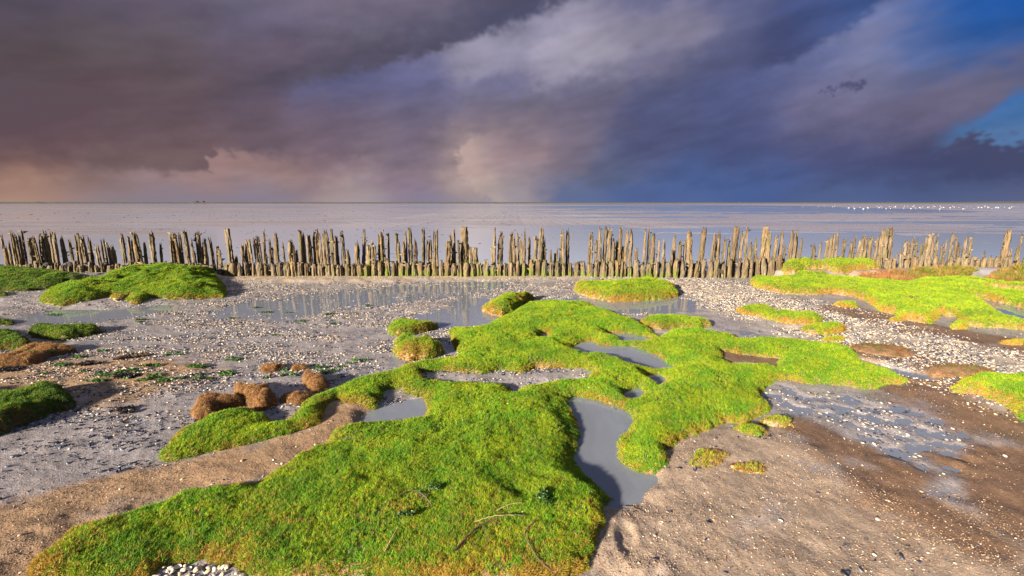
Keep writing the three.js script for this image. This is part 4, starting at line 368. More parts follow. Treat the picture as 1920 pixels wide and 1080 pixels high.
const POSTS = [[-11.173,-10.175,0.953,0.059],[-11.113,-10.152,0.723,0.069],[-11.007,-10.141,0.832,0.049],[-10.882,-10.112,1.055,0.069],[-10.849,-10.152,1.034,0.074],[-10.843,-10.294,1.048,0.061],[-10.813,-10.207,0.973,0.045],[-10.766,-10.116,0.928,0.05],[-10.519,-10.111,0.871,0.09],[-10.502,-10.17,0.896,0.051],[-10.458,-10.277,0.969,0.062],[-10.369,-10.12,0.949,0.061],[-10.319,-10.206,0.922,0.062],[-10.258,-10.251,1.036,0.083],[-10.113,-10.191,1.032,0.062],[-10.021,-10.185,1.025,0.078],[-9.964,-10.297,0.923,0.085],[-9.762,-10.257,0.846,0.064],[-9.634,-10.244,0.971,0.059],[-9.449,-10.117,0.978,0.053],[-9.347,-10.147,0.933,0.096],[-9.341,-10.268,0.881,0.082],[-9.085,-10.272,0.852,0.044],[-9.064,-10.141,0.716,0.081],[-8.942,-10.177,0.859,0.049],[-8.937,-10.275,0.771,0.05],[-8.875,-10.3,0.695,0.101],[-8.488,-10.126,0.978,0.089],[-8.477,-10.258,0.904,0.068],[-8.391,-10.257,0.831,0.063],[-8.191,-10.104,1.058,0.084],[-8.135,-10.126,1.014,0.073],[-8.123,-10.242,0.773,0.069],[-7.843,-10.108,1.044,0.103],[-7.749,-10.192,0.763,0.052],[-7.485,-10.164,0.954,0.053],[-7.468,-10.259,0.992,0.077],[-7.281,-10.112,1.0,0.07],[-7.252,-10.162,0.997,0.059],[-7.081,-10.107,1.072,0.112],[-6.963,-10.24,1.0,0.048],[-6.962,-10.121,0.892,0.072],[-6.889,-10.228,1.059,0.097],[-6.806,-10.267,0.867,0.104],[-6.644,-10.271,0.896,0.086],[-6.562,-10.287,0.674,0.075],[-6.472,-10.24,0.619,0.075],[-6.187,-10.179,1.068,0.124],[-6.147,-10.299,0.472,0.076],[-5.935,-10.164,0.765,0.069],[-5.893,-10.232,0.767,0.07],[-5.823,-10.238,0.832,0.057],[-5.707,-10.136,0.869,0.063],[-5.623,-10.204,0.893,0.077],[-5.557,-10.237,0.92,0.064],[-5.467,-10.204,1.067,0.09],[-5.36,-10.289,0.652,0.052],[-5.33,-10.159,0.889,0.052],[-5.145,-10.105,1.015,0.103],[-5.071,-10.295,0.784,0.06],[-4.879,-10.15,0.839,0.111],[-4.797,-10.296,0.621,0.067],[-4.761,-10.131,0.753,0.066],[-4.624,-10.142,1.07,0.079],[-4.598,-10.227,1.052,0.087],[-4.472,-10.184,0.938,0.067],[-4.46,-10.298,0.931,0.068],[-4.385,-10.291,1.041,0.074],[-4.305,-10.264,1.071,0.088],[-4.163,-10.109,1.051,0.067],[-4.157,-10.261,1.072,0.088],[-4.025,-10.149,1.077,0.081],[-3.933,-10.114,1.072,0.074],[-3.87,-10.112,0.914,0.074],[-3.857,-10.231,0.913,0.082],[-3.725,-10.229,1.022,0.096],[-3.599,-10.195,0.631,0.083],[-3.402,-10.145,0.825,0.117],[-3.314,-10.278,1.063,0.084],[-3.155,-10.15,0.715,0.104],[-3.055,-10.141,0.818,0.063],[-2.996,-10.128,0.717,0.063],[-2.947,-10.293,1.019,0.071],[-2.84,-10.111,1.065,0.076],[-2.827,-10.282,1.005,0.064],[-2.74,-10.232,1.008,0.056],[-2.516,-10.178,0.989,0.085],[-2.459,-10.116,0.798,0.07],[-2.368,-10.115,0.87,0.085],[-2.328,-10.232,1.08,0.064],[-2.231,-10.191,1.097,0.106],[-2.14,-10.238,0.869,0.1],[-1.971,-10.237,1.094,0.108],[-1.883,-10.265,0.823,0.065],[-1.83,-10.284,0.829,0.065],[-1.737,-10.27,1.064,0.072],[-1.653,-10.162,1.069,0.06],[-1.419,-10.101,0.799,0.129],[-1.335,-10.268,0.969,0.073],[-1.274,-10.29,1.092,0.066],[-1.173,-10.103,0.828,0.072],[-1.137,-10.193,0.777,0.058],[-1.035,-10.219,1.103,0.159],[-0.913,-10.253,0.662,0.103],[-0.802,-10.181,0.647,0.131],[-0.423,-10.209,0.644,0.081],[-0.383,-10.135,1.1,0.061],[-0.27,-10.216,1.009,0.117],[-0.044,-10.289,1.004,0.103],[0.058,-10.117,1.014,0.087],[0.14,-10.293,0.99,0.062],[0.219,-10.201,0.966,0.087],[0.269,-10.132,1.078,0.061],[0.375,-10.274,0.903,0.073],[0.497,-10.154,0.94,0.116],[0.613,-10.11,1.115,0.115],[0.721,-10.174,0.859,0.094],[0.846,-10.142,0.621,0.073],[0.962,-10.279,0.519,0.074],[1.013,-10.213,0.637,0.073],[1.084,-10.27,1.064,0.073],[1.137,-10.131,1.042,0.06],[1.234,-10.241,1.094,0.104],[1.692,-10.209,0.994,0.06],[1.727,-10.1,0.994,0.06],[1.835,-10.13,0.869,0.079],[1.923,-10.105,1.115,0.082],[2.028,-10.209,1.11,0.08],[2.124,-10.202,1.111,0.103],[2.224,-10.154,0.882,0.078],[2.331,-10.242,0.81,0.072],[2.364,-10.204,1.118,0.071],[2.474,-10.271,0.72,0.06],[2.5,-10.22,1.088,0.071],[2.603,-10.226,1.102,0.102],[2.702,-10.105,0.647,0.105],[2.895,-10.113,1.115,0.067],[2.987,-10.18,1.119,0.053],[3.094,-10.207,0.958,0.098],[3.248,-10.242,0.869,0.067],[3.363,-10.294,0.821,0.077],[3.521,-10.159,0.634,0.062],[3.611,-10.263,0.933,0.076],[3.683,-10.147,0.868,0.093],[3.822,-10.251,0.817,0.058],[3.916,-10.17,1.098,0.115],[4.16,-10.181,1.097,0.114],[4.434,-10.207,0.98,0.107],[4.535,-10.217,1.052,0.08],[4.666,-10.204,0.893,0.082],[4.821,-10.288,0.909,0.061],[4.899,-10.226,1.109,0.129],[5.073,-10.317,1.039,0.079],[5.183,-10.283,1.099,0.073],[5.279,-10.232,0.818,0.098],[5.413,-10.255,0.919,0.06],[5.604,-10.344,1.111,0.127],[5.67,-10.221,1.023,0.1],[5.827,-10.288,0.924,0.07],[5.986,-10.312,1.062,0.057],[6.021,-10.422,0.789,0.067],[6.077,-10.322,0.73,0.057],[6.247,-10.393,1.05,0.083],[6.299,-10.315,0.959,0.063],[6.389,-10.363,1.074,0.057],[6.407,-10.295,0.887,0.056],[6.752,-10.351,0.728,0.093],[6.878,-10.333,0.818,0.052],[7.09,-10.436,0.855,0.072],[7.123,-10.383,0.903,0.061],[7.187,-10.372,0.985,0.058],[7.258,-10.361,1.015,0.056],[7.484,-10.468,0.815,0.092],[7.593,-10.38,0.777,0.062],[7.654,-10.392,0.902,0.072],[7.803,-10.434,0.877,0.069],[7.83,-10.383,0.918,0.069],[7.921,-10.395,0.924,0.069],[8.093,-10.493,0.903,0.089],[8.264,-10.508,0.947,0.059],[8.293,-10.575,0.792,0.06],[8.322,-10.458,1.069,0.091],[8.418,-10.45,1.099,0.107],[8.621,-10.555,1.086,0.091],[8.757,-10.52,0.509,0.047],[8.85,-10.527,0.63,0.053],[8.937,-10.537,0.81,0.069],[9.099,-10.546,0.885,0.064],[9.109,-10.656,0.786,0.056],[9.25,-10.598,0.836,0.064],[9.367,-10.593,0.745,0.068],[9.503,-10.654,0.847,0.063],[9.532,-10.623,0.962,0.07],[9.615,-10.604,0.911,0.056],[9.751,-10.646,0.976,0.062],[9.873,-10.639,0.696,0.067],[10.084,-10.79,0.806,0.047],[10.21,-10.784,0.991,0.063],[10.259,-10.738,0.902,0.056],[10.333,-10.706,0.721,0.055],[10.561,-10.813,0.905,0.066],[10.569,-10.731,0.864,0.055],[10.652,-10.751,0.878,0.055],[11.151,-10.908,0.524,0.04],[11.601,-10.903,1.054,0.117],[11.603,-10.942,0.889,0.064],[11.859,-10.996,0.555,0.054],[12.001,-11.002,0.586,0.085],[12.037,-10.985,0.964,0.042]], STUMPS = [[-11.157,-9.988,0.32,0.089],[-11.018,-9.953,0.308,0.094],[-10.876,-9.966,0.329,0.082],[-10.733,-9.983,0.331,0.105],[-10.6,-9.984,0.28,0.094],[-10.452,-9.955,0.319,0.112],[-10.283,-9.951,0.39,0.088],[-10.166,-9.954,0.297,0.097],[-10.009,-9.969,0.28,0.112],[-9.868,-9.984,0.34,0.099],[-9.726,-9.937,0.297,0.091],[-9.583,-9.976,0.29,0.088],[-9.404,-9.935,0.399,0.102],[-9.288,-9.931,0.265,0.099],[-9.127,-9.96,0.375,0.09],[-9.005,-9.983,0.233,0.106],[-8.843,-9.94,0.348,0.079],[-8.708,-9.974,0.268,0.121],[-8.544,-9.981,0.33,0.125],[-8.409,-9.954,0.301,0.102],[-8.247,-9.983,0.379,0.116],[-8.109,-9.958,0.367,0.097],[-7.97,-9.968,0.371,0.117],[-7.826,-9.988,0.338,0.094],[-7.692,-9.957,0.263,0.084],[-7.523,-9.964,0.369,0.111],[-7.372,-9.935,0.359,0.103],[-7.229,-9.939,0.362,0.095],[-7.095,-9.94,0.324,0.119],[-6.949,-9.973,0.342,0.125],[-6.795,-9.957,0.304,0.111],[-6.655,-9.981,0.297,0.117],[-6.498,-9.941,0.306,0.128],[-6.346,-9.988,0.319,0.125],[-6.185,-9.987,0.319,0.132],[-6.042,-9.951,0.377,0.139],[-5.892,-9.935,0.356,0.098],[-5.743,-9.965,0.354,0.099],[-5.593,-9.967,0.36,0.095],[-5.46,-9.955,0.372,0.131],[-5.304,-9.971,0.351,0.124],[-5.159,-9.934,0.347,0.113],[-5.024,-9.952,0.384,0.121],[-4.864,-9.957,0.397,0.128],[-4.726,-9.945,0.404,0.123],[-4.593,-9.976,0.386,0.116],[-4.443,-9.951,0.352,0.101],[-4.294,-9.985,0.324,0.103],[-4.142,-9.961,0.371,0.115],[-3.992,-9.988,0.301,0.138],[-3.858,-9.949,0.323,0.11],[-3.726,-9.932,0.302,0.136],[-3.567,-9.969,0.344,0.112],[-3.427,-9.953,0.337,0.119],[-3.285,-9.951,0.331,0.146],[-3.142,-9.939,0.324,0.13],[-2.988,-9.966,0.431,0.106],[-2.858,-9.978,0.404,0.103],[-2.699,-9.99,0.439,0.129],[-2.544,-9.953,0.369,0.127],[-2.4,-9.98,0.359,0.124],[-2.258,-9.937,0.364,0.111],[-2.119,-9.973,0.38,0.117],[-1.975,-9.988,0.355,0.157],[-1.834,-9.95,0.324,0.131],[-1.672,-9.983,0.398,0.143],[-1.533,-9.98,0.404,0.116],[-1.401,-9.976,0.43,0.109],[-1.261,-9.971,0.342,0.132],[-1.121,-9.946,0.383,0.147],[-0.986,-9.934,0.373,0.143],[-0.843,-9.931,0.321,0.105],[-0.711,-9.987,0.37,0.138],[-0.549,-9.959,0.414,0.126],[-0.417,-9.961,0.305,0.161],[-0.285,-9.975,0.342,0.108],[-0.143,-9.966,0.35,0.123],[-0.011,-9.988,0.366,0.163],[0.125,-9.958,0.414,0.11],[0.265,-9.984,0.379,0.137],[0.423,-9.977,0.436,0.106],[0.57,-9.961,0.419,0.139],[0.712,-9.935,0.419,0.123],[0.856,-9.94,0.419,0.118],[0.99,-9.944,0.383,0.153],[1.13,-9.982,0.362,0.109],[1.268,-9.955,0.343,0.119],[1.4,-9.948,0.357,0.107],[1.536,-9.984,0.385,0.129],[1.677,-9.945,0.342,0.136],[1.833,-9.956,0.412,0.129],[1.988,-9.951,0.428,0.159],[2.142,-9.941,0.386,0.125],[2.275,-9.986,0.407,0.112],[2.414,-9.987,0.397,0.147],[2.561,-9.99,0.414,0.105],[2.694,-9.936,0.437,0.137],[2.837,-9.968,0.337,0.122],[2.977,-9.946,0.35,0.142],[3.108,-9.966,0.398,0.11],[3.256,-9.953,0.489,0.107],[3.403,-9.949,0.381,0.126],[3.543,-9.951,0.473,0.129],[3.71,-9.976,0.395,0.104],[3.865,-9.958,0.432,0.1],[4.016,-9.993,0.419,0.147],[4.16,-10.015,0.422,0.128],[4.306,-9.987,0.403,0.11],[4.447,-9.988,0.434,0.143],[4.608,-10.021,0.333,0.103],[4.759,-10.042,0.453,0.1],[4.916,-10.006,0.446,0.105],[5.073,-10.016,0.475,0.127],[5.24,-10.054,0.403,0.094],[5.385,-10.062,0.477,0.109],[5.522,-10.074,0.472,0.112],[5.673,-10.043,0.473,0.134],[5.836,-10.072,0.502,0.126],[8.203,-10.304,0.466,0.117],[8.383,-10.268,0.395,0.123],[8.55,-10.306,0.42,0.09],[8.702,-10.306,0.504,0.091],[8.887,-10.379,0.486,0.097],[9.046,-10.357,0.458,0.12],[9.226,-10.409,0.474,0.109],[9.397,-10.392,0.468,0.095],[9.586,-10.44,0.433,0.105],[9.775,-10.467,0.406,0.104],[9.951,-10.464,0.434,0.112],[10.139,-10.477,0.419,0.093],[10.293,-10.523,0.514,0.087],[10.484,-10.505,0.444,0.082],[10.651,-10.546,0.389,0.082],[10.816,-10.567,0.391,0.101],[10.994,-10.597,0.423,0.108],[11.188,-10.633,0.433,0.107],[11.381,-10.634,0.39,0.106],[11.554,-10.693,0.426,0.079],[11.729,-10.685,0.392,0.075],[11.921,-10.703,0.395,0.103]];
POSTS.forEach(([x, z, top, w], i) => {
  const y = Math.max(groundHeight(x, z), -0.12), h = top - y, m = new THREE.Mesh(postGeometry(h, w, 100 + i, w > 0.118 ? 0.03 : 0.12 + 0.22 * rng(i)(), x > -3.4 && x < 3.6 ? 0.2 + 0.15 * rng(i + 5)() : 0.02), woodMat);
  m.position.set(x, y, z); m.rotation.y = 0;
  const size = top > 0.98 ? 'tall' : top > 0.75 ? 'medium height' : 'short', girth = w > 0.118 ? 'thick flat-topped' : w < 0.07 ? 'thin splintered' : 'split-topped';
  thing(m, 'wooden_post', `${size} ${girth} weathered post, ${nth(i + 1)} from the left in the rear row`, 'post', 'tall posts of the groyne');
});
STUMPS.forEach(([x, z, top, w], i) => {
  const y = groundHeight(x, z), h = Math.max(0.16, top - y), m = new THREE.Mesh(postGeometry(h, w, 700 + i, 0.16 + 0.18 * rng(i + 40)(), x > -3.4 && x < 3.6 ? 0.03 + 0.16 * rng(i + 9)() : 0), woodMat);
  m.position.set(x, y, z);
  thing(m, 'post_stump', `short worn stump, ${nth(i + 1)} from the left in the low front row`, 'stump', 'stumps along the front of the groyne');
});
// stones packed between the two rows
{
  const mat = new THREE.MeshStandardMaterial({ vertexColors: true, roughness: 0.75, bumpMap: sandMap.bump, bumpScale: 0.004 }), r = rng(55);
  let k = 0;
  for (let x = -11.6; x < 11.8; x += 0.30 + 0.28 * r()) {
    const g = new THREE.IcosahedronGeometry(1, 2), p = g.attributes.position, col = [], t = 0.55 + 0.6 * r(), sx = 0.09 + 0.08 * r(), sy = 0.07 + 0.05 * r(), sz = 0.07 + 0.04 * r(), s = r() * 50;
    for (let i = 0; i < p.count; i++) { const X = p.getX(i), Y = p.getY(i), Z = p.getZ(i), v = 1 + 0.28 * n3(X * 1.1 + s, Y * 1.1, Z * 1.1) + 0.08 * n3(X * 4 + s, Y * 4, Z * 4); p.setXYZ(i, X * v * sx, Y * v * sy, Z * v * sz); const c = t * (0.85 + 0.4 * n3(X * 3 + s, Y * 3, Z * 3)); col.push(0.075 * c, 0.07 * c, 0.07 * c); }
    g.setAttribute('color', new THREE.Float32BufferAttribute(col, 3)); g.computeVertexNormals();
    const z = ROW_Z(x) + 0.07 + 0.06 * (r() - 0.5), m = new THREE.Mesh(g, mat); m.position.set(x, Math.min(groundHeight(x, z), 0.05) + 0.1 + 0.12 * r(), z); m.rotation.set(r(), r() * 6, r() * 0.5);
    thing(m, 'filling_stone', `dark grey stone, ${nth(++k)} from the left of those wedged behind the stumps`, 'stone', 'stones wedged between the rows of posts');
  }
}

// ------------------------------------------------------------------ shells
function shellGeometry(kind) {
  const A = kind === 'mussel' ? 9 : 12, B = 4, P = [], I = [];
  for (let j = 0; j <= B; j++) for (let i = 0; i <= A; i++) {
    const a = i / A * 6.283, t = j / B, rr = Math.sin(t * 1.5708), y = Math.cos(t * 1.5708);
    if (kind === 'mussel') { const ca = Math.cos(a), e = 0.5 - 0.16 * ca; P.push(ca * rr * 1.0 + 0.05, y * 0.36, Math.sin(a) * rr * e + 0.08 * ca * ca * rr); }
    else { const rib = 1 + 0.05 * Math.cos(a * 12); P.push(Math.cos(a) * rr * rib, y * 0.5, Math.sin(a) * rr * 0.85 * rib - 0.12 * rr * Math.cos(a * 2)); }
  }
  for (let j = 0; j < B; j++) for (let i = 0; i < A; i++) { const o = j * (A + 1) + i; I.push(o, o + 1, o + A + 1, o + 1, o + A + 2, o + A + 1); }
  const g = new THREE.BufferGeometry(); g.setAttribute('position', new THREE.Float32BufferAttribute(P, 3)); g.setIndex(I); g.computeVertexNormals(); return g;
}
{
  const kinds = {
    mussel: { geo: shellGeometry('mussel'), name: 'mussel_shell', mats: [[0.028, 0.032, 0.06], [0.06, 0.07, 0.115], [0.02, 0.02, 0.026], [0.12, 0.14, 0.19]].map((c) => new THREE.MeshStandardMaterial({ color: C(...c), roughness: 0.42, side: THREE.DoubleSide })), look: ['blue black', 'slate blue', 'black', 'pale blue grey'] },
    cockle: { geo: shellGeometry('cockle'), name: 'cockle_shell', mats: [[0.55, 0.5, 0.44], [0.5, 0.39, 0.26], [0.38, 0.34, 0.32], [0.42, 0.26, 0.17]].map((c) => new THREE.MeshStandardMaterial({ color: C(...c), roughness: 0.6, side: THREE.DoubleSide })), look: ['chalk white', 'cream', 'pale grey', 'rusty'] },
  };
  const r = rng(303), list = { mussel: [], cockle: [] }, zone = (name) => ZONES[name], wz = (i, x, z) => zoneWeight(ZONES[i], x, z, 0);
  // density of shells over the ground (per square metre): [mussels, cockles, size]
  const place = (x, z) => {
    const d = Math.hypot(x, z), bank = wz(6, x, z), berm = wz(25, x, z), puddle = wz(4, x, z), strip = Math.max(wz(0, x, z), wz(1, x, z)), sandR = Math.max(wz(2, x, z), wz(3, x, z)), brownGround = Math.max(wz(9, x, z), wz(10, x, z), wz(11, x, z), wz(7, x, z) * 0.7, wz(8, x, z) * 0.7), flat = x < 1.2 + (-z - 4) * 0.3 ? 1 : 0;
    let m = 25, c = 22;
    if (flat) { m = 800 * (0.5 + 0.5 * smoothstep(-z, 2.2, 3.4)); c = 850 * smoothstep(-z, 2.4, 5); if (x < -6) { m *= 0.35; c *= 0.3; } }
    m = lerp(m, 2500, bank); c = lerp(c, 2600, bank); m = lerp(m, 150, berm); c = lerp(c, 420, berm);
    m = lerp(m, 520, puddle); c = lerp(c, 420, puddle); m = lerp(m, 6, strip); c = lerp(c, 40, strip); m = lerp(m, 45, sandR); c = lerp(c, 40, sandR); m *= 1 - 0.8 * brownGround; c *= 1 - 0.8 * brownGround;
    const clump = clamp(0.95 + 3.0 * fbm(x * 0.8 + z * 0.5 + 9, z * 2.1, 4), 0.08, 2.6);
    return [m * clump, c * clump];
  };
  const TOTAL = 1500000;                                          // candidates, spread over 25 x 9 metres
  for (let k = 0; k < TOTAL; k++) {
    const u = r(), z = -1.5 - 8.4 * u, x = (r() - 0.5) * 2 * (1.4 - z * 1.25), per = 8.4 * 2 * (1.4 - z * 1.25) / TOTAL, p = r(), pick = r(), s = r(), ty = r(), yaw = r() * 6.283, flip = r(), tx = (r() - 0.5) * 0.7, tz = (r() - 0.5) * 0.7;
    const [m, c] = place(x, z); if (p > (m + c) * per) continue;
    if (onTurf(x, z)) continue;
    const kind = pick < m / (m + c) ? 'mussel' : 'cockle', size = kind === 'mussel' ? 0.006 + 0.014 * s * s * s : 0.0035 + 0.0095 * s * s * s, y = groundHeight(x, z);
    if (y < WATER - 0.022) continue;
    list[kind].push({ x, y: y + size * (kind === 'mussel' ? 0.1 : 0.12), z, size, type: Math.floor(ty * ty * 4), yaw, flip: flip < 0.22, tx, tz, seen: size / Math.hypot(x, z, 1.6) });
  }
  for (let k = 0; k < 36; k++) { const x = -0.9 + 1.6 * r(), z = -1.75 - 2 * r(); if (onTurf(x, z)) list.cockle.push({ x, y: topAt(x, z) + 0.007, z, size: 0.004 + 0.004 * r(), type: 0, yaw: r() * 6, flip: false, tx: r() - 0.5, tz: r() - 0.5, seen: 0 }); }
  for (let k = 0; k < 140; k++) { const x = -1.55 + 0.6 * r() - (r() * 0.1), z = -1.62 - 0.2 * r(); if (!onTurf(x, z)) { const size = 0.008 + 0.008 * r(); list.cockle.push({ x, y: groundHeight(x, z) + 0.004, z, size, type: Math.floor(r() * 3), yaw: r() * 6, flip: r() < 0.3, tx: r() - 0.5, tz: r() - 0.5, seen: size / 2.4 }); } }
  const q = new THREE.Quaternion(), e = new THREE.Euler(), v = new THREE.Vector3(), sc = new THREE.Vector3();
  const pose = (s) => { e.set(s.tx + (s.flip ? Math.PI : 0), s.yaw, s.tz); return [v.set(s.x, s.y + (s.flip ? s.size * 0.3 : 0), s.z), q.setFromEuler(e), sc.setScalar(s.size)]; };
  for (const [key, kd] of Object.entries(kinds)) {
    const L = list[key].sort((a, b) => b.seen - a.seen);
    console.log(kd.name, L.length);
    L.slice(0, 230).forEach((s) => {
      const m = new THREE.Mesh(kd.geo, kd.mats[s.type]); const [p, qq, k] = pose(s); m.position.copy(p); m.quaternion.copy(qq); m.scale.copy(k);
      const where = s.x < -0.9 ? 'on the sand left of the turf island' : s.x < 0.5 ? 'by the near edge of the turf' : s.z < -3.1 ? 'in the wet hollow at right' : 'on the sand at lower right', how = s.flip ? 'upturned' : s.size > (key === 'mussel' ? 0.019 : 0.0125) ? 'large' : 'small';
      thing(m, kd.name, `${how} ${kd.look[s.type]} ${key === 'mussel' ? 'mussel' : 'cockle'} shell ${where}`, 'shell', `${kd.look[s.type]} ${key} shells ${where}`);
    });
    const rest = L.slice(230), inst = new THREE.InstancedMesh(kd.geo, new THREE.MeshStandardMaterial({ roughness: key === 'mussel' ? 0.42 : 0.6, side: THREE.DoubleSide }), rest.length), m4 = new THREE.Matrix4(), cc = new Float32Array(rest.length * 3);
    rest.forEach((s, i) => { const [p, qq, k] = pose(s); inst.setMatrixAt(i, m4.compose(p, qq, k)); const c = kd.mats[s.type].color; cc.set([c.r, c.g, c.b], i * 3); });
    inst.instanceColor = new THREE.InstancedBufferAttribute(cc, 3); inst.userData.kind = 'stuff';
    thing(inst, key + '_shell_litter', `countless small ${key === 'mussel' ? 'dark mussel' : 'pale cockle'} shells strewn over the flat and the bank`, 'shells');
  }
}

// crumbs of shell and coarse grains on the near sand
{
  const r = rng(404), spots = [], g = new THREE.OctahedronGeometry(1, 0), tones = [[0.34, 0.24, 0.16], [0.42, 0.36, 0.3], [0.18, 0.115, 0.075], [0.08, 0.08, 0.11], [0.27, 0.15, 0.085]];
  for (let k = 0; k < 420000; k++) {
    const z = -1.35 - 3.4 * r() ** 1.4, x = (r() - 0.5) * 2 * (1.3 - z * 1.2), a = r(), s = r(), t = Math.floor(r() * 5), yaw = r() * 6.283, v = 0.75 + 0.5 * r();
    const w = 0.12 + 0.75 * Math.max(zoneWeight(ZONES[0], x, z, 0), zoneWeight(ZONES[1], x, z, 0), zoneWeight(ZONES[2], x, z, 0), zoneWeight(ZONES[3], x, z, 0), zoneWeight(ZONES[18], x, z, 0));
    if (a > w * clamp(0.55 + 1.1 * fbm(x * 1.6, z * 1.6 + 5, 3), 0.1, 1) || onTurf(x, z)) continue;
    const y = groundHeight(x, z); if (y < WATER - 0.004) continue;
    spots.push([x, y, z, 0.0012 + 0.003 * s * s * s * s, t, yaw, v]);
  }
  console.log('grit', spots.length);
  const inst = new THREE.InstancedMesh(g, new THREE.MeshStandardMaterial({ roughness: 0.85 }), spots.length), m = new THREE.Matrix4(), q = new THREE.Quaternion(), e = new THREE.Euler(), p = new THREE.Vector3(), sc = new THREE.Vector3(), col = new Float32Array(spots.length * 3);
  spots.forEach(([x, y, z, k, t, yaw, v], i) => { inst.setMatrixAt(i, m.compose(p.set(x, y + k * 0.25, z), q.setFromEuler(e.set(v, yaw, v * 2)), sc.set(k * 1.5, k * 0.6, k))); col.set(tones[t].map((c) => c * v), i * 3); });
  inst.instanceColor = new THREE.InstancedBufferAttribute(col, 3); inst.userData.kind = 'stuff';
  thing(inst, 'shell_grit', 'coarse brown and pale shell grit covering the near sand', 'grit');
}

// ------------------------------------------------------------------ weed, twigs and drift
function weedGeometry(seed, size, sheets, lift) {
  const r = rng(seed), gs = [];
  for (let k = 0; k < sheets; k++) {
    const g = new THREE.PlaneGeometry(1, 0.6, 5, 4); g.rotateX(-Math.PI / 2); const p = g.attributes.position, s = size * (0.25 + 0.4 * r()), yaw = r() * 6.283, ox = (r() - 0.5) * size * 1.6, oz = (r() - 0.5) * size * 0.8, h = r() * 40;
    for (let i = 0; i < p.count; i++) { let x = p.getX(i), z = p.getZ(i); const ed = 1 + 0.5 * n2(x * 3 + h, z * 3); x *= ed; z *= ed; const y = lift * (0.3 + 0.6 * n2(x * 2.2 + h, z * 2.2) + 0.35 * n2(x * 6 + h, z * 6)); p.setXYZ(i, ox + (x * Math.cos(yaw) - z * Math.sin(yaw)) * s, Math.max(-0.002, y), oz + (x * Math.sin(yaw) + z * Math.cos(yaw)) * s); }
    g.computeVertexNormals(); gs.push(g);
  }
  return mergeGeometries(gs);
}
{
  const lettuce = new THREE.MeshPhysicalMaterial({ color: C(0.06, 0.15, 0.02), roughness: 0.35, transmission: 0.25, side: THREE.DoubleSide }), black = new THREE.MeshStandardMaterial({ color: C(0.02, 0.017, 0.02), roughness: 0.4, side: THREE.DoubleSide });
  [[-4.521,-4.901],[-4.527,-4.651],[-4.902,-4.72],[-4.979,-4.6],[-4.448,-4.363],[-4.079,-4.217],[-4.393,-4.147],[-3.78,-4.107],[-3.632,-4.363],[-3.646,-4.217],[-3.326,-4.002],[-3.185,-3.976],[-3.538,-4.053],[-3.312,-4.08],[-2.928,-4.134],[-2.9,-4.04],[-2.753,-4.217],[-2.677,-4.175],[-3.068,-4.014],[-2.776,-4.053],[-3.742,-3.951],[-3.106,-4.363],[-3.611,-4.737],[-2.877,-4.6],[-2.209,-4.303],[-1.895,-4.363],[-1.695,-4.393],[-1.648,-4.487],[-1.571,-4.584],[-1.802,-4.26],[-2.274,-4.08],[-2.096,-4.175],[-3.55,-4.393],[-3.938,-6.367],[-2.886,-5.508],[-3.668,-6.759],[-3.332,-6.725],[-2.922,-6.217],[-2.669,-6.59],[-2.375,-6.073],[-3.983,-7.047],[-2.287,-7.2],[-5.184,-6.276],[-5.106,-6.158],[-6.693,-6.59]].forEach(([x, z], i) => {
    const k = rng(i + 60)(), size = 0.045 + 0.075 * k, m = new THREE.Mesh(weedGeometry(500 + i, size, 9, 0.02), lettuce); m.position.set(x, Math.max(topAt(x, z), WATER) + 0.004, z);
    const where = x < -3.6 ? 'among the brown heap at left' : z < -5.2 ? 'far out on the shell flat' : 'on the shell flat before the hummocks';
    thing(m, 'sea_lettuce', `${k > 0.55 ? 'spreading' : 'little'} green weed clump ${where}, ${nth(i + 1)} of the scattered clumps`, 'seaweed', 'sea lettuce scattered on the flat');
  });
  const spots = ['ragged black wrack clump lying alone on the left sand', 'black wrack clump at the left edge under the brown heap', 'thin black wrack strand among green weed at left', 'dark wrack tangle on the sand below the green weed'];
  [[-3.023,-3.406],[-4.864,-4.26],[-4.185,-4.393],[-3.57,-4.093]].forEach(([x, z], i) => { const m = new THREE.Mesh(weedGeometry(600 + i, 0.11, 18, 0.03), black); m.position.set(x, topAt(x, z) + 0.004, z); thing(m, 'black_wrack', spots[i], 'seaweed'); });
  const dark = new THREE.MeshPhysicalMaterial({ color: C(0.05, 0.12, 0.02), roughness: 0.4, transmission: 0.2, side: THREE.DoubleSide });
  const on = ['dark green weed on the near turf beside the left twig', 'dark green weed strand at right of the near turf', 'paler crinkled weed at the end of the right strand', 'dark weed beside the knotted twigs on the turf'];
  [[-0.525,-2.044],[0.153,-2.182],[0.177,-2.138],[-0.416,-2.26]].forEach(([x, z], i) => { const m = new THREE.Mesh(weedGeometry(650 + i, 0.045, 14, 0.02), dark); m.position.set(x, topAt(x, z) + 0.016, z); m.rotation.y = i; thing(m, 'stranded_weed', on[i], 'seaweed'); });
  const bark = new THREE.MeshStandardMaterial({ color: C(0.085, 0.06, 0.045), roughness: 0.9, bumpMap: wood.bump, bumpScale: 0.002 }), straw = new THREE.MeshStandardMaterial({ color: C(0.4, 0.3, 0.16), roughness: 0.9 });
  const say = { arc: ['long dark curved twig arching over the near turf', 0.0042], arc2: ['dark curved twig right of the arching one on the turf', 0.0038], pale: ['straight pale stalk lying along the arching twig', 0.0022], left: ['bent straw coloured stalk at left of the near turf', 0.0032], knot: ['short twisted twig in the knot on the near turf', 0.0032], knot2: ['pale crossing twig in the knot on the near turf', 0.0026], fork: ['short side twig below the arching one', 0.002], thin: ['thin stalk behind the arching twig', 0.0018], shore: ['thin dark twig on the sand by the pool mouth', 0.003], pond: ['thin dark twig beside the round pond', 0.0024] };
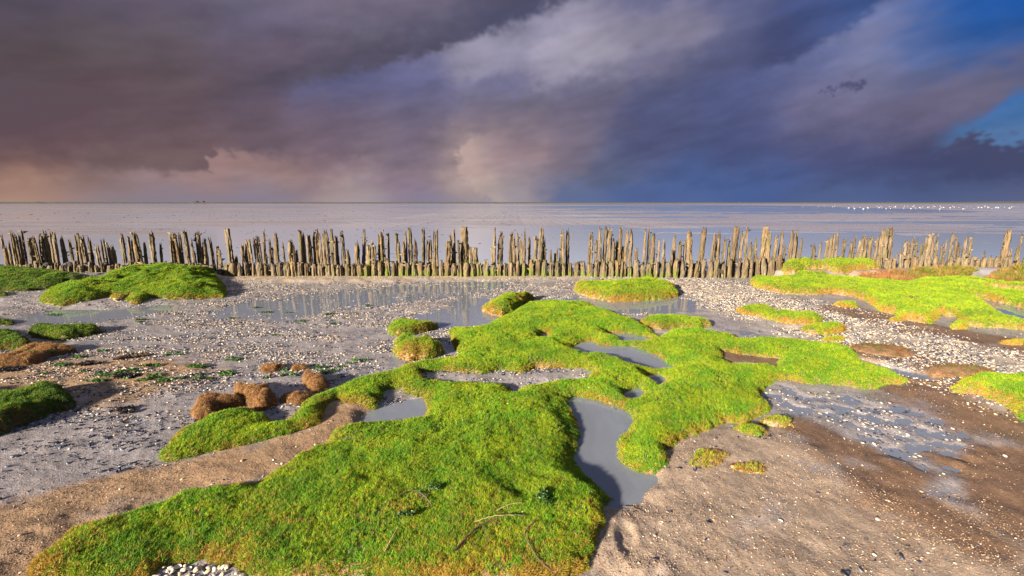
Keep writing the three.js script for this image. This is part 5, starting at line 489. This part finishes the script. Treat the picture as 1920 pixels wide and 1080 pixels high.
  for (const [k, pts] of Object.entries({"arc":[[-0.257,-1.828],[-0.198,-1.913],[-0.141,-1.986],[-0.078,-2.02],[-0.013,-2.036],[0.065,-2.036]],"arc2":[[0.116,-2.005],[0.062,-1.924],[0.084,-1.848],[0.128,-1.774],[0.171,-1.744]],"pale":[[-0.18,-1.997],[-0.091,-2.028],[0.031,-2.044]],"left":[[-0.569,-1.838],[-0.552,-1.924],[-0.548,-1.989]],"knot":[[-0.495,-2.227],[-0.445,-2.182],[-0.411,-2.117],[-0.429,-2.096]],"knot2":[[-0.586,-2.213],[-0.527,-2.241],[-0.456,-2.168]],"fork":[[-0.14,-1.978],[-0.123,-1.906],[-0.115,-1.848]],"thin":[[-0.08,-2.067],[0.0,-2.109],[0.049,-2.117]],"shore":[[0.562,-2.262],[0.638,-2.221],[0.698,-2.182]],"pond":[[-0.926,-2.757],[-0.886,-2.883],[-0.9,-3.013]]})) {
    const r = rng(k.length * 31 + pts.length), v = pts.map(([x, z], i) => new THREE.Vector3(x + (r() - 0.5) * 0.006, topAt(x, z) + (k === 'shore' ? 0.003 : 0.018) + 0.004 * Math.sin(i * 2), z)), curve = new THREE.CatmullRomCurve3(v), g = new THREE.TubeGeometry(curve, 28, say[k][1], 6), p = g.attributes.position;
    for (let i = 0; i < p.count; i++) { const t = Math.floor(i / 7) / 28, c = curve.getPoint(t), s = (1 - 0.5 * t) * (1 + 0.25 * n2(t * 14, k.length)); p.setXYZ(i, c.x + (p.getX(i) - c.x) * s, c.y + (p.getY(i) - c.y) * s + 0.003 * n2(t * 9, 3), c.z + (p.getZ(i) - c.z) * s); }
    g.computeVertexNormals(); thing(new THREE.Mesh(g, k === 'pale' || k === 'left' || k === 'thin' ? straw : bark), 'fallen_twig', say[k][0], 'twig');
  }
  const dp = [[-4.064,-4.519],[-3.983,-4.634],[-3.831,-4.72]].map(([x, z]) => new THREE.Vector3(x, topAt(x, z) + 0.02, z)), dg = new THREE.TubeGeometry(new THREE.CatmullRomCurve3(dp), 30, 0.026, 8), p = dg.attributes.position, cv = new THREE.CatmullRomCurve3(dp);
  for (let i = 0; i < p.count; i++) { const t = Math.floor(i / 9) / 30, c = cv.getPoint(t), s = (0.25 + 0.9 * Math.sin(3.0 * (t + 0.03)) ** 0.7) * (1 + 0.35 * n2(t * 11, i % 9)); p.setXYZ(i, c.x + (p.getX(i) - c.x) * s, c.y + (p.getY(i) - c.y) * s * 0.8, c.z + (p.getZ(i) - c.z) * s); }
  dg.computeVertexNormals(); thing(new THREE.Mesh(dg, bark), 'driftwood', 'dark waterlogged piece of driftwood on the wet flat at left', 'driftwood');
}

// ------------------------------------------------------------------ far out: clods on the mudflat, resting gulls
{
  const r = rng(808), g = new THREE.IcosahedronGeometry(1, 1), inst = new THREE.InstancedMesh(g, new THREE.MeshStandardMaterial({ color: C(0.07, 0.06, 0.055), roughness: 0.8 }), 900), m = new THREE.Matrix4(), q = new THREE.Quaternion(), v = new THREE.Vector3(), s = new THREE.Vector3();
  for (let i = 0; i < 900; i++) { const d = 12 + 110 * r() ** 1.6, a = (r() - 0.5) * 1.9 - 0.1 * r(), x = Math.sin(a) * d, z = -Math.cos(a) * d - 1, k = (0.02 + 0.05 * r() * r()) * (0.7 + d / 45); inst.setMatrixAt(i, m.compose(v.set(x, Math.max(groundHeight(x, z), TIDE) + 0.004, z), q.setFromAxisAngle(new THREE.Vector3(0, 1, 0), r() * 6), s.set(k * (1 + 2 * r()), k * 0.28, k))); }
  inst.userData.kind = 'stuff'; thing(inst, 'mud_clods', 'dark clods and weed scraps scattered over the mudflat beyond the posts', 'clods');
  const body = new THREE.SphereGeometry(0.5, 10, 7); body.scale(0.44, 0.2, 0.19); const head = new THREE.SphereGeometry(0.055, 8, 6); head.translate(0.2, 0.13, 0); const neck = new THREE.CylinderGeometry(0.035, 0.05, 0.12, 6); neck.translate(0.17, 0.08, 0); const tail = new THREE.ConeGeometry(0.05, 0.2, 5); tail.rotateZ(1.45); tail.translate(-0.27, 0.04, 0);
  const bird = mergeGeometries([body, head, neck, tail]), white = new THREE.MeshStandardMaterial({ color: C(0.55, 0.55, 0.56), roughness: 0.8 });
  for (let i = 0; i < 90; i++) {
    const t = r() ** 0.7, a = 0.54 + 0.29 * t + (r() - 0.5) * 0.03, d = (i % 3 ? 230 : 300) + 110 * (r() - 0.5), x = Math.sin(a) * d * 1.02, z = -Math.cos(a) * d, b = new THREE.Mesh(bird, white);
    const k = 0.5 + 0.35 * r(); b.scale.setScalar(k); b.rotation.y = r() * 6.283; b.position.set(x, Math.max(groundHeight(x, z), TIDE) + 0.09 * k, z);
    thing(b, 'resting_gull', 'white gull resting in the distant flock on the mudflat at right', 'gull', 'gulls resting far out on the mudflat');
  }
}
renderer.render(scene, camera);
